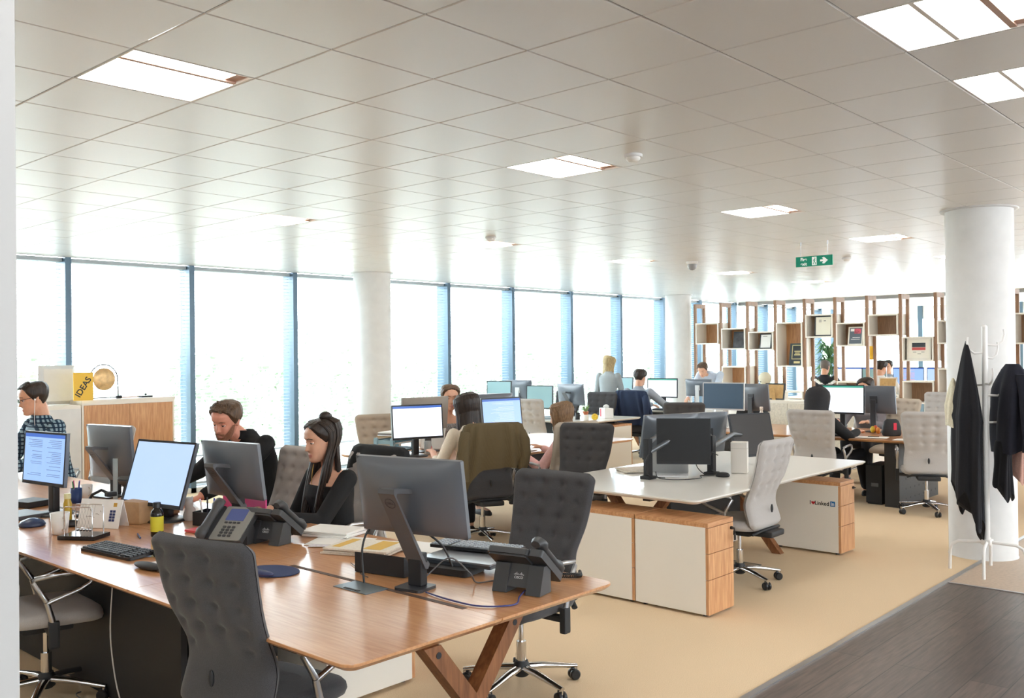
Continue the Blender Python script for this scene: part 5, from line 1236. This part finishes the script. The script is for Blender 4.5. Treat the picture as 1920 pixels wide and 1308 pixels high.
t = thing('desk_lamp', 'black desk lamp with a curved neck lying beside the text monitor', 'lamp', (2.50, 5.92, Z))
part('base', MB().lathe([(.05, 0), (.05, .01), (.03, .016)], 24), soft_black, t); part('neck', MB().tube([(0, 0, .012), (.0, -.03, .06), (.02, -.09, .14), (.05, -.15, .17), (.08, -.18, .15)], .009, 8), soft_black, t); part('head', MB().box((.09, -.19, .145), (.06, .05, .03), bev=.01), soft_black, t)
single('external_drive', MB().box((0, 0, .02), (.18, .2, .04), bev=.006), soft_black, 'black flat box stacked behind the text monitor at the left edge', 'box', (2.45, 6.62, Z), 15)
single('paper_tray_box', MB().box((0, 0, .012), (.25, .26, .024), bev=.004), mat('folder_grey', 0x4c5158, .5), 'dark grey folder under the mouse side of the text monitor', 'folder', (2.22, 6.20, Z), 10)
single('phone_puck', MB().lathe([(.07, 0), (.075, .01), (.06, .03), (.02, .045), (.002, .046)], 28), mat('puck_navy', 0x2b3a5c, .35), 'round navy blue speaker puck at the left edge of the front desk', 'speaker', (2.16, 5.82, Z))
t = thing('wire_pen_tray', 'black wire desk tidy with pens and pink notes', 'desk tidy', (2.86, 5.02, Z), 20)
part('tray', MB().bb(-.06, .06, -.08, .08, 0, .006).bb(-.06, -.056, -.08, .08, 0, .08).bb(.056, .06, -.08, .08, 0, .08).bb(-.06, .06, -.08, -.076, 0, .08).bb(-.06, .06, .076, .08, 0, .08), soft_black, t)
for k, (c, dx, dy) in enumerate(((0xd8bd4a, 0, -.04), (0x33359a, .02, 0), (0xe8e6e2, -.02, .03), (0xe0487c, .0, .05), (0x22242a, .03, .045))): part('pen', MB().cyl((dx, dy, .008), (dx*1.8, dy*1.5, .15), .005, n=8), mat('tidy_pen_%d' % k, c, .4), t)
pk = mat('pink_card', 0xe84a93, .6)
single('pink_folder', MB().bb(-.004, .004, -.32, .32, 0, .15), pk, 'bright pink folder standing behind the grey monitor and the desk tidy', 'folder', (3.17, 5.16, Z), -8)
single('pink_notes', MB().bb(-.06, .06, -.08, .08, 0, .012), mat('pink_orange', 0xe8606a, .6), 'coral pink notes lying below the desk tidy', 'notes', (2.72, 4.86, Z), 12)
t = thing('figurine', 'small cream dog shaped desk ornament', 'ornament', (2.86, 5.26, Z+.0), 30)
part('body', MB().loft([[(.03*k*math.cos(a)+o, .04*k*math.sin(a), z) for a in [2*math.pi*q/16 for q in range(16)]] for z, k, o in ((0, 1, 0), (.03, 1.05, 0), (.07, .8, .005), (.085, .65, -.01), (.11, .8, -.015), (.135, .6, -.012), (.142, .2, -.01))]), ceramic, t)
part('ear', MB().ball((-.01, .022, .13), (.008, .008, .018), 8).ball((-.01, -.022, .13), (.008, .008, .018), 8), ceramic, t)
stack(2.80, 5.52, 5, 'pile of brown covered books under the cream ornament', 3, .15, .2, .022, [mat('book_brown', 0x6d4a35, .6), mat('book_tan', 0xb58a68, .6)], 'book_pile', 'books')
stack(2.92, 6.10, 14, 'white papers under the grey monitor before the oak cabinet', 3, .2, .28, .003, paper)
# ------------------------------------------------------------------ white desk things
t = thing('white_carton', 'tall white carton standing on the white desk', 'box', (6.86, 3.74, Z), 22)
part('box', MB().box((0, 0, .125), (.11, .13, .25), bev=.003), mat('carton_white', 0xe4dfd8, .6), t); part('lid_line', MB().box((0, 0, .2), (.111, .131, .002)), mat('lid_grey', 0xb8b2aa, .6), t)
stack(6.45, 4.45, 60, 'crumpled newspapers at the back of the white desk', 3, .26, .34, .007, [news, news2], 'newspaper_stack', 'newspapers', jit=.02, ang=9)
cable([(6.10, 4.05, .80), (6.05, 3.98, .76), (6.18, 3.86, .747), (6.35, 3.80, .747), (6.45, 3.86, .75), (6.55, 3.80, .747)], 'black cables lying across the white desk in front of the black screen')
cable([(6.62, 3.80, .90), (6.52, 3.84, .93), (6.45, 3.90, .85), (6.50, 3.86, .76), (6.60, 3.78, .747)], 'black cable loop hanging at the right monitor pole')
# ------------------------------------------------------------------ cream blouse desk
t = thing('letter_tray', 'pale blue stacked letter tray full of papers', 'letter tray', (6.10, 7.15, Z), 12); tb = mat('tray_blue', 0x8fb0bb, .4, alpha=1)
for k in range(2):
    part('tray', MB().bb(-.17, .17, -.13, .13, .02+k*.09, .026+k*.09).bb(-.17, -.165, -.13, .13, .026+k*.09, .06+k*.09).bb(.165, .17, -.13, .13, .026+k*.09, .06+k*.09).bb(-.165, .165, .125, .13, .026+k*.09, .06+k*.09), tb, t)
    for s_ in range(2): part('paper', MB().bb(-.15, .15, -.15, .11, .0, .012), [paper, mat('folder_teal', 0x3f6a7a, .6)][s_], t, T(0, 0, .028+k*.09+s_*.013, 3-5*s_))
for sx in (-.172, .172):
    for sy in (-.10, .10): part('post', MB().bb(sx-.008, sx+.008, sy-.02, sy+.02, 0, .17), tb, t)
stack(6.12, 7.13, 20, 'tan and white envelopes on top of the letter tray', 4, .24, .30, .012, [mat('envelope_tan', 0xc9a36c, .7), paper, mat('file_grey', 0x6d6a68, .7), paper], 'envelope_stack', 'envelopes', z=Z+.172)
t = thing('stapler', 'red stapler on the cream blouse desk', 'stapler', (6.42, 6.98, Z), 40)
part('base', MB().box((0, 0, .008), (.15, .035, .016), bev=.004), black_pl, t); part('arm', MB().box((0, 0, .032), (.15, .034, .026), T(0, 0, 0, 0, 0, -6), bev=.008), mat('stapler_red', 0xc8242c, .3), t)
t = thing('water_glass', 'clear water glass on the cream blouse desk', 'glass', (6.28, 6.86, Z))
part('glass', MB().lathe([(.030, 0), (.033, .004), (.038, .13), (.036, .13), (.031, .008), (.002, .008)], 24, caps=False), mat('clear_glass', 0xdfe8ea, .05, alpha=.35), t)
part('water', MB().lathe([(.0305, .009), (.034, .08), (.002, .081)], 24), mat('water', 0xcfe0e2, .05, alpha=.3), t)
stack(7.1, 6.35, 5, 'white papers in front of the person in pink', 2, .21, .3, .003, paper)
t = thing('leaning_binder', 'white binder leaning behind the red stapler', 'binder', (6.62, 7.16, Z), 30); part('cover', MB().bb(-.02, .02, -.12, .12, 0, .24, T(0, 0, 0, 0, 0, 22)), paper, t)
# ------------------------------------------------------------------ white desk by the windows
t = thing('tissue_box', 'white tissue box with a red mark on the white desk by the windows', 'tissue box', (11.42, 8.46, Z), -35)
part('box', MB().box((0, 0, .075), (.14, .26, .15), bev=.004), paper, t); part('tissue', MB().lathe([(.02, .15), (.05, .165), (.04, .19), (.01, .205)], 9), white_paint, t); part('red_mark', MB().bb(-.0715, -.0695, .03, .08, .02, .14), mat('mark_red', 0xc83246, .6), t)
t = thing('potted_succulent', 'small potted succulent in a terracotta pot on the white desk by the windows', 'plant', (10.86, 8.42, Z))
part('jar', MB().lathe([(.04, 0), (.042, .004), (.04, .08), (.038, .082)], 20), ceramic, t); part('pot', MB().lathe([(.032, .082), (.045, .13), (.04, .13)], 20), mat('terracotta', 0xb86a48, .8), t)
lf_ = MB()
for k in range(16): a = k*2.4; lf_.tube([(0, 0, .12), (.03*math.cos(a), .03*math.sin(a), .15+.02*(k % 3)), (.06*math.cos(a), .06*math.sin(a), .17+.03*(k % 3))], [.008, .008, .001], 5)
part('leaves', lf_, mat('succulent_green', 0x7fa06a, .6), t)
single('yellow_flower', MB().ball((0, 0, .05), (.05, .05, .05), 12).ball((.03, .02, .03), .035, 10), mat('flower_yellow', 0xf0c83c, .6, noise=.2, nscale=60), 'yellow flower decoration beside the potted succulent', 'ornament', (10.92, 8.30, Z))
t = thing('pen_cup', 'black pen cup beside the potted succulent', 'pen cup', (10.92, 8.62, Z))
part('cup', MB().lathe([(.035, 0), (.037, .1), (.034, .1), (.033, .005), (.002, .005)], 20, caps=False), soft_black, t)
for a in (10, 130, 250): part('pen', MB().cyl((.012*math.cos(R(a)), .012*math.sin(R(a)), .01), (.03*math.cos(R(a)), .03*math.sin(R(a)), .17), .004, n=8), dark_pl, t)
t = thing('desk_clock', 'small white desk clock under the teal screens', 'clock', (10.9, 9.05, Z), 180); part('case', MB().box((0, 0, .06), (.05, .12, .12), bev=.012), light_pl, t); part('dial', MB().cyl((.0255, 0, .06), (.027, 0, .06), .045, n=24), paper, t)
stack(10.75, 8.9, 10, 'pale papers and folders under the teal screens', 4, .22, .3, .012, [paper, mat('file_slate', 0x6f7f88, .7)])
# ------------------------------------------------------------------ right hand desk
t = thing('black_bag', 'small black bag with a bright red tag on the right hand desk', 'bag', (10.86, 3.98, Z), 40)
part('body', MB().loft([[(.06*k*math.cos(a), .11*k*math.sin(a), z) for a in [2*math.pi*q/24 for q in range(24)]] for z, k in ((0, .9), (.02, 1), (.1, .95), (.17, .75), (.19, .5))]), soft_black, t)
part('red_tag', MB().bb(-.065, -.061, -.035, .0, .07, .15), mat('tag_red', 0xe0304c, .5), t)
stack(10.50, 4.06, 12, 'open papers with a pen beside the hooded person', 2, .22, .32, .003, paper); stack(10.42, 3.62, 4, 'single white sheets at the near edge of the right hand desk', 2, .21, .30, .002, paper)
single('pen', MB().cyl((-.06, 0, .005), (.06, 0, .005), .004, n=8), soft_black, 'black pen on the open papers beside the hooded person', 'pen', (10.5, 4.05, Z+.007), 100)
t = thing('snack_bag', 'orange and yellow snack packets on the right hand desk', 'snacks', (11.0, 4.22, Z), 20)
for k, c in enumerate((0xd98a3a, 0xd8c23c, 0xc85a34)): part('packet', MB().ball((.03*k-.03, .03*((k*2) % 3-1), .04+.01*k), (.035, .03, .04), 10), mat('packet_%d' % k, c, .4), t)
t = thing('wire_organiser', 'black mesh desk organiser beside the desk phone at the right', 'organiser', (11.1, 3.32, Z)); part('tray', MB().bb(-.12, .12, -.14, .14, 0, .008).bb(-.12, .12, -.14, .14, .08, .086).bb(-.12, .12, -.14, .14, .16, .166), soft_black, t)
for sx in (-.115, .115):
    for sy in (-.135, .135): part('post', MB().bb(sx-.005, sx+.005, sy-.005, sy+.005, 0, .17), soft_black, t)
single('water_bottle', MB().lathe([(.034, 0), (.037, .004), (.037, .17), (.03, .20), (.016, .235), (.016, .25), (.021, .252), (.021, .285), (.018, .29)], 24), mat('bottle_speckled', 0xd9d0c6, .4, noise=.35, nscale=28), 'speckled cream water bottle on the right hand desk', 'bottle', (10.75, 5.55, Z))
t = thing('computer_tower', 'black computer tower on the floor under the right hand desk', 'computer', (10.66, 4.03, 0), 0)
part('case', MB().bb(-.22, .22, -.09, .09, .015, .44, bev=.006), panel_black, t); part('badge', MB().bb(-.2215, -.219, -.05, .03, .20, .24), grey_pl, t); part('foot', MB().bb(-.2, .2, -.08, .08, 0, .016), soft_black, t)
t = thing('shell_chair', 'black rounded shell chair behind the water bottle', 'chair', (12.15, 6.45, 0), 200)
sh_ = MB(); sh_.grid(lambda a, b: (-.2-.08*b+.06*(2*a-1)**2, (2*a-1)*.23*(1-.45*max(0, b-.55)**1.5*2.2), .46+.56*b), 20, 20)
sh_.grid(lambda a, b: (-.22-.08*b+.06*(2*(1-a)-1)**2, (2*(1-a)-1)*.235*(1-.45*max(0, b-.55)**1.5*2.2), .455+.57*b), 20, 20)
part('backrest', sh_, soft_black, t); part('seat', MB().box((0, 0, .46), (.44, .46, .04), bev=.018), soft_black, t)
for sx in (-.17, .17):
    for sy in (-.18, .18): part('leg', MB().cyl((sx*.7, sy*.7, .45), (sx*1.15, sy*1.15, 0), .014, .01, n=10), walnut, t)
single('fabric_screen', MB().box((0, 0, .36), (.04, 1.1, .52), bev=.02).bb(-.05, .05, -.5, -.44, 0, .12).bb(-.05, .05, .44, .5, 0, .12).bb(-.015, .015, -.5, .5, .05, .12), mat('screen_cream_fabric', 0xd9d3c6, .9, noise=.12, nscale=25), 'cream patterned fabric screen behind the black shell chair', 'screen', (12.75, 6.55, .44), 0) if False else None
t = thing('storage_unit', 'low cream storage unit in front of the divider behind the black shell chair', 'storage', (14.0, 6.22, 0)); part('carcass', MB().bb(-.2, .2, -.9, .9, 0, .92, bev=.004), cream, t); part('top', MB().bb(-.21, .21, -.91, .91, .92, .945), cream, t)
for k in range(4): part('door', MB().bb(-.215, -.2, -.895+k*.45, -.455+k*.45, .05, .9), mat('door_cream_speckle', 0xd8d1c2, .7, noise=.12, nscale=40), t)
# ------------------------------------------------------------------ things on the divider and the storage unit
def picture(x, y, z, rz, w_, h, label, fm, face, lean=10, back=False, cat='framed picture', extra=None):
    t = thing('framed_certificate' if not back else 'photo_frame', label, cat, (x, y, z), rz); M = Matrix.Rotation(R(-lean), 4, 'Y') if False else Matrix.Rotation(R(lean), 4, 'Y')
    b = .022
    part('frame', MB().bb(0, .018, -w_/2, w_/2, 0, b, M).bb(0, .018, -w_/2, w_/2, h-b, h, M).bb(0, .018, -w_/2, -w_/2+b, b, h-b, M).bb(0, .018, w_/2-b, w_/2, b, h-b, M), fm, t)
    f = part('sheet' if not back else 'back_board', MB().bb(.004, .014, -w_/2+b, w_/2-b, b, h-b, M), face, t)
    for nm, mm, (a0, a1, b0, b1) in (extra or []): part(nm, MB().bb(.0028, .0042, a0*w_, a1*w_, b0*h, b1*h, M), mm, f)
    if back: part('strut', MB().bb(-.004, .0, -.03, .03, .0, h*.7, Matrix.Translation((0, 0, 0)) @ Matrix.Rotation(R(-14), 4, 'Y')), face, t)
    return t
def bay(k): return (PY[k+1]+PY[k+2])/2
blk = mat('frame_black', 0x1c1d20, .4); wht = mat('frame_white_wood', 0xe3ddd2, .5)
prt = mat('print_dark', 0x30353a, .5); gold = mat('print_gold2', 0xcdbb84, .5, metal=.3)
picture(DX+.10, bay(1)-.09, 1.797, 0, .34, .33, 'dark shiny picture in a divider box, leftmost of the framed pieces', blk, mat('print_glossy', 0x4a484c, .15, noise=.5, nscale=9))
picture(DX+.06, bay(2)-.05, 1.777, 0, .25, .30, 'white certificate in a black frame in a divider box', blk, paper, extra=[('print', prt, (-.1, .25, .8, .83))])
picture(DX+.04, bay(3)-.11, 1.457, 0, .30, .42, 'black award plaque with a silver border in the tall divider box', mat('plaque_green', 0x26383c, .4), mat('plaque_black', 0x16181a, .35), extra=[('border', gold, (-.36, -.32, .3, .92)), ('border', gold, (.32, .36, .3, .92)), ('border', gold, (-.36, .36, .90, .93)), ('border', gold, (-.36, .36, .28, .31)), ('print', gold, (-.2, .2, .62, .66)), ('print', gold, (-.16, .16, .54, .58)), ('print', gold, (-.2, .2, .46, .50)), ('name_plate', gold, (-.2, .2, .09, .19))])
picture(DX+.04, bay(4)-.05, 1.997, 0, .33, .375, 'cream certificate in a black frame in the highest divider box at left', blk, mat('certificate_cream', 0xe9e4d2, .6), lean=4, extra=[('print', prt, (-.15, -.02, .74, .77)), ('seal', mat('seal_grey', 0xb8b4aa, .6), (.1, .25, .68, .82))])
picture(DX+.04, bay(5)-.06, 1.827, 0, .27, .33, 'poster with coloured top in a white frame in a divider box', wht, mat('poster_slate', 0x55606a, .5), extra=[('picture', mat('poster_red', 0xb84a5a, .5, noise=.5, nscale=20), (-.35, .1, .62, .9)), ('print', paper, (.1, .35, .75, .9)), ('print', paper, (-.3, .3, .3, .32)), ('print', paper, (-.3, .2, .4, .42))])
picture(DX+.02, bay(7), 1.557, 0, .40, .37, 'white framed award with black and red blocks in a divider box', wht, mat('award_paper', 0xece6d8, .6), lean=3, extra=[('black_block', prt, (-.28, .28, .58, .78)), ('red_block', mat('award_red', 0xc8504c, .5), (-.28, .28, .44, .57)), ('print', prt, (-.24, -.1, .34, .36)), ('print', prt, (.1, .24, .34, .36)), ('print', prt, (-.1, .05, .26, .28))])
picture(DX+.02, bay(8)-.18, 1.847, 0, .16, .2, 'small white frame at the column edge in a divider box', wht, paper)
kraft = mat('kraft_board', 0xc09a64, .8, noise=.1, nscale=20)
picture(14.0-.05, 6.98, .946, 0, .34, .27, 'dark photo frame seen from behind with a tan back on the storage unit', blk, kraft, lean=12, back=True)
picture(DX+.05, bay(6)-.03, .955, 0, .32, .30, 'light photo frame seen from behind on the divider right of the white shirted man', wht, kraft, lean=12, back=True)
t = thing('round_vase', 'round cream vase on a low divider box', 'vase', (DX+.1, bay(2)-.02, 1.08)); part('body', MB().lathe([(.05, 0), (.09, .03), (.125, .11), (.12, .17), (.07, .23), (.03, .245), (.004, .246)], 32), mat('vase_cream', 0xd8d0b8, .6), t); part('peg', MB().cyl((-.128, .03, .06), (-.118, .03, .06), .012, n=10), soft_black, t)
t = thing('orchid', 'white orchid in a pot on the storage unit by the divider', 'plant', (14.05, 6.18, .945)); part('pot', MB().lathe([(.05, 0), (.07, .12), (.065, .12), (.05, .02)], 20), ceramic, t)
part('stem', MB().tube([(0, 0, .1), (.0, .03, .25), (0, .10, .34)], .005, 6).tube([(0, 0, .1), (.0, -.04, .24), (0, -.14, .32)], .005, 6), mat('stem_green', 0x5f7d4a, .6), t)
for k in range(10):
    p = ((0, .02+.03*k, .24+.02*k) if k < 5 else (0, -.02-.035*(k-5), .22+.02*(k-5)))
    part('flower', MB().ball(p, (.008, .030, .024), 8).ball((p[0]-.01, p[1], p[2]), (.012, .012, .012), 8), paper, t)
t = thing('tall_plant', 'tall green leafy plant beyond the divider', 'plant', (20.45, 8.9, 0))
part('pot', MB().lathe([(.13, 0), (.17, .35), (.16, .35), (.12, .05)], 24), ceramic, t); part('trunk', MB().tube([(0, 0, .3), (.02, .02, .8), (0, 0, 1.3)], .025, 8), walnut, t)
lv = MB(); rr_ = random.Random(5)
for k in range(150):
    a = rr_.uniform(0, 6.28); z = rr_.uniform(1.0, 1.75); L_ = rr_.uniform(.25, .42); c, s = math.cos(a), math.sin(a); e = rr_.uniform(-.1, .3)
    lv.tube([(0, 0, z), (c*L_*.5, s*L_*.5, z+e*.7+.08), (c*L_, s*L_, z+e*.4-.02)], [.012, .026, .002], 5, flat=.15)
part('leaves', lv, mat('plant_green', 0x4f7a4e, .6), t)
t = thing('foil_balloon', 'gold foil balloon floating beyond the divider', 'balloon', (20.8, 8.05, 1.75)); part('ball', MB().ball((0, 0, 0), (.06, .12, .24), 20), mat('gold_foil', 0xd9a93a, .25, metal=.7), t); part('string', MB().cyl((0, 0, -.24), (0, 0, -1.75), .002, n=5), paper, t)
t = thing('foil_balloon', 'gold balloon at the right edge beyond the column', 'balloon', (12.6, 2.35, 1.78)); part('ball', MB().ball((0, 0, 0), (.16, .16, .2), 20), mat('gold_foil', 0xd9a93a, .25, metal=.7), t); part('string', MB().cyl((0, 0, -.2), (0, 0, -1.78), .002, n=5), paper, t)
bench('white desk at the right edge beyond the column', 12.4, 13.8, -.6, 2.3, 'y', desk_white, (-.6, 2.3), ((13.1, 0), (13.1, 1.8)), split=False)
t = thing('floor_box', 'flat metal floor socket lid under the white desk', 'floor socket', (6.75, 3.75, .0)); part('lid', MB().bb(-.15, .15, -.15, .15, .0, .004), mat('lid_carpet', 0x9a8a72, .8), t); part('rim', MB().bb(-.165, .165, -.165, -.15, 0, .006).bb(-.165, .165, .15, .165, 0, .006).bb(-.165, -.15, -.15, .15, 0, .006).bb(.15, .165, -.15, .15, 0, .006), mat('rim_dark', 0x55504a, .5), t)
cable([(1.95, 4.3, .70), (1.93, 4.28, .4), (1.96, 4.2, .1), (2.05, 4.0, .01), (2.2, 3.8, .008), (2.4, 3.6, .008)], 'white cable hanging under the front desk behind the chair', mat('cable_white', 0xbdbab6, .5))
cable([(2.05, 4.9, .008), (1.95, 4.7, .06), (2.0, 4.5, .008), (1.9, 4.35, .008), (1.98, 4.2, .008)], 'tangled grey cable on the floor under the front desk', mat('cable_grey', 0x6a6a6c, .5))
for k in range(5): cable([(11.0+.12*k, 3.4, .7), (11.05+.1*k, 3.3-.02*k, .3), (11.0+.15*k, 3.35, .02), (11.2+.1*k, 3.1, .006)], 'loose cable number %d hanging behind the perforated leg panel' % (k+1), [black_pl, mat('cable_grey', 0x6a6a6c, .5), mat('cable_white', 0xbdbab6, .5), mat('cable_blue', 0x3c3f78, .5), black_pl][k], group='cables under the right hand desk')
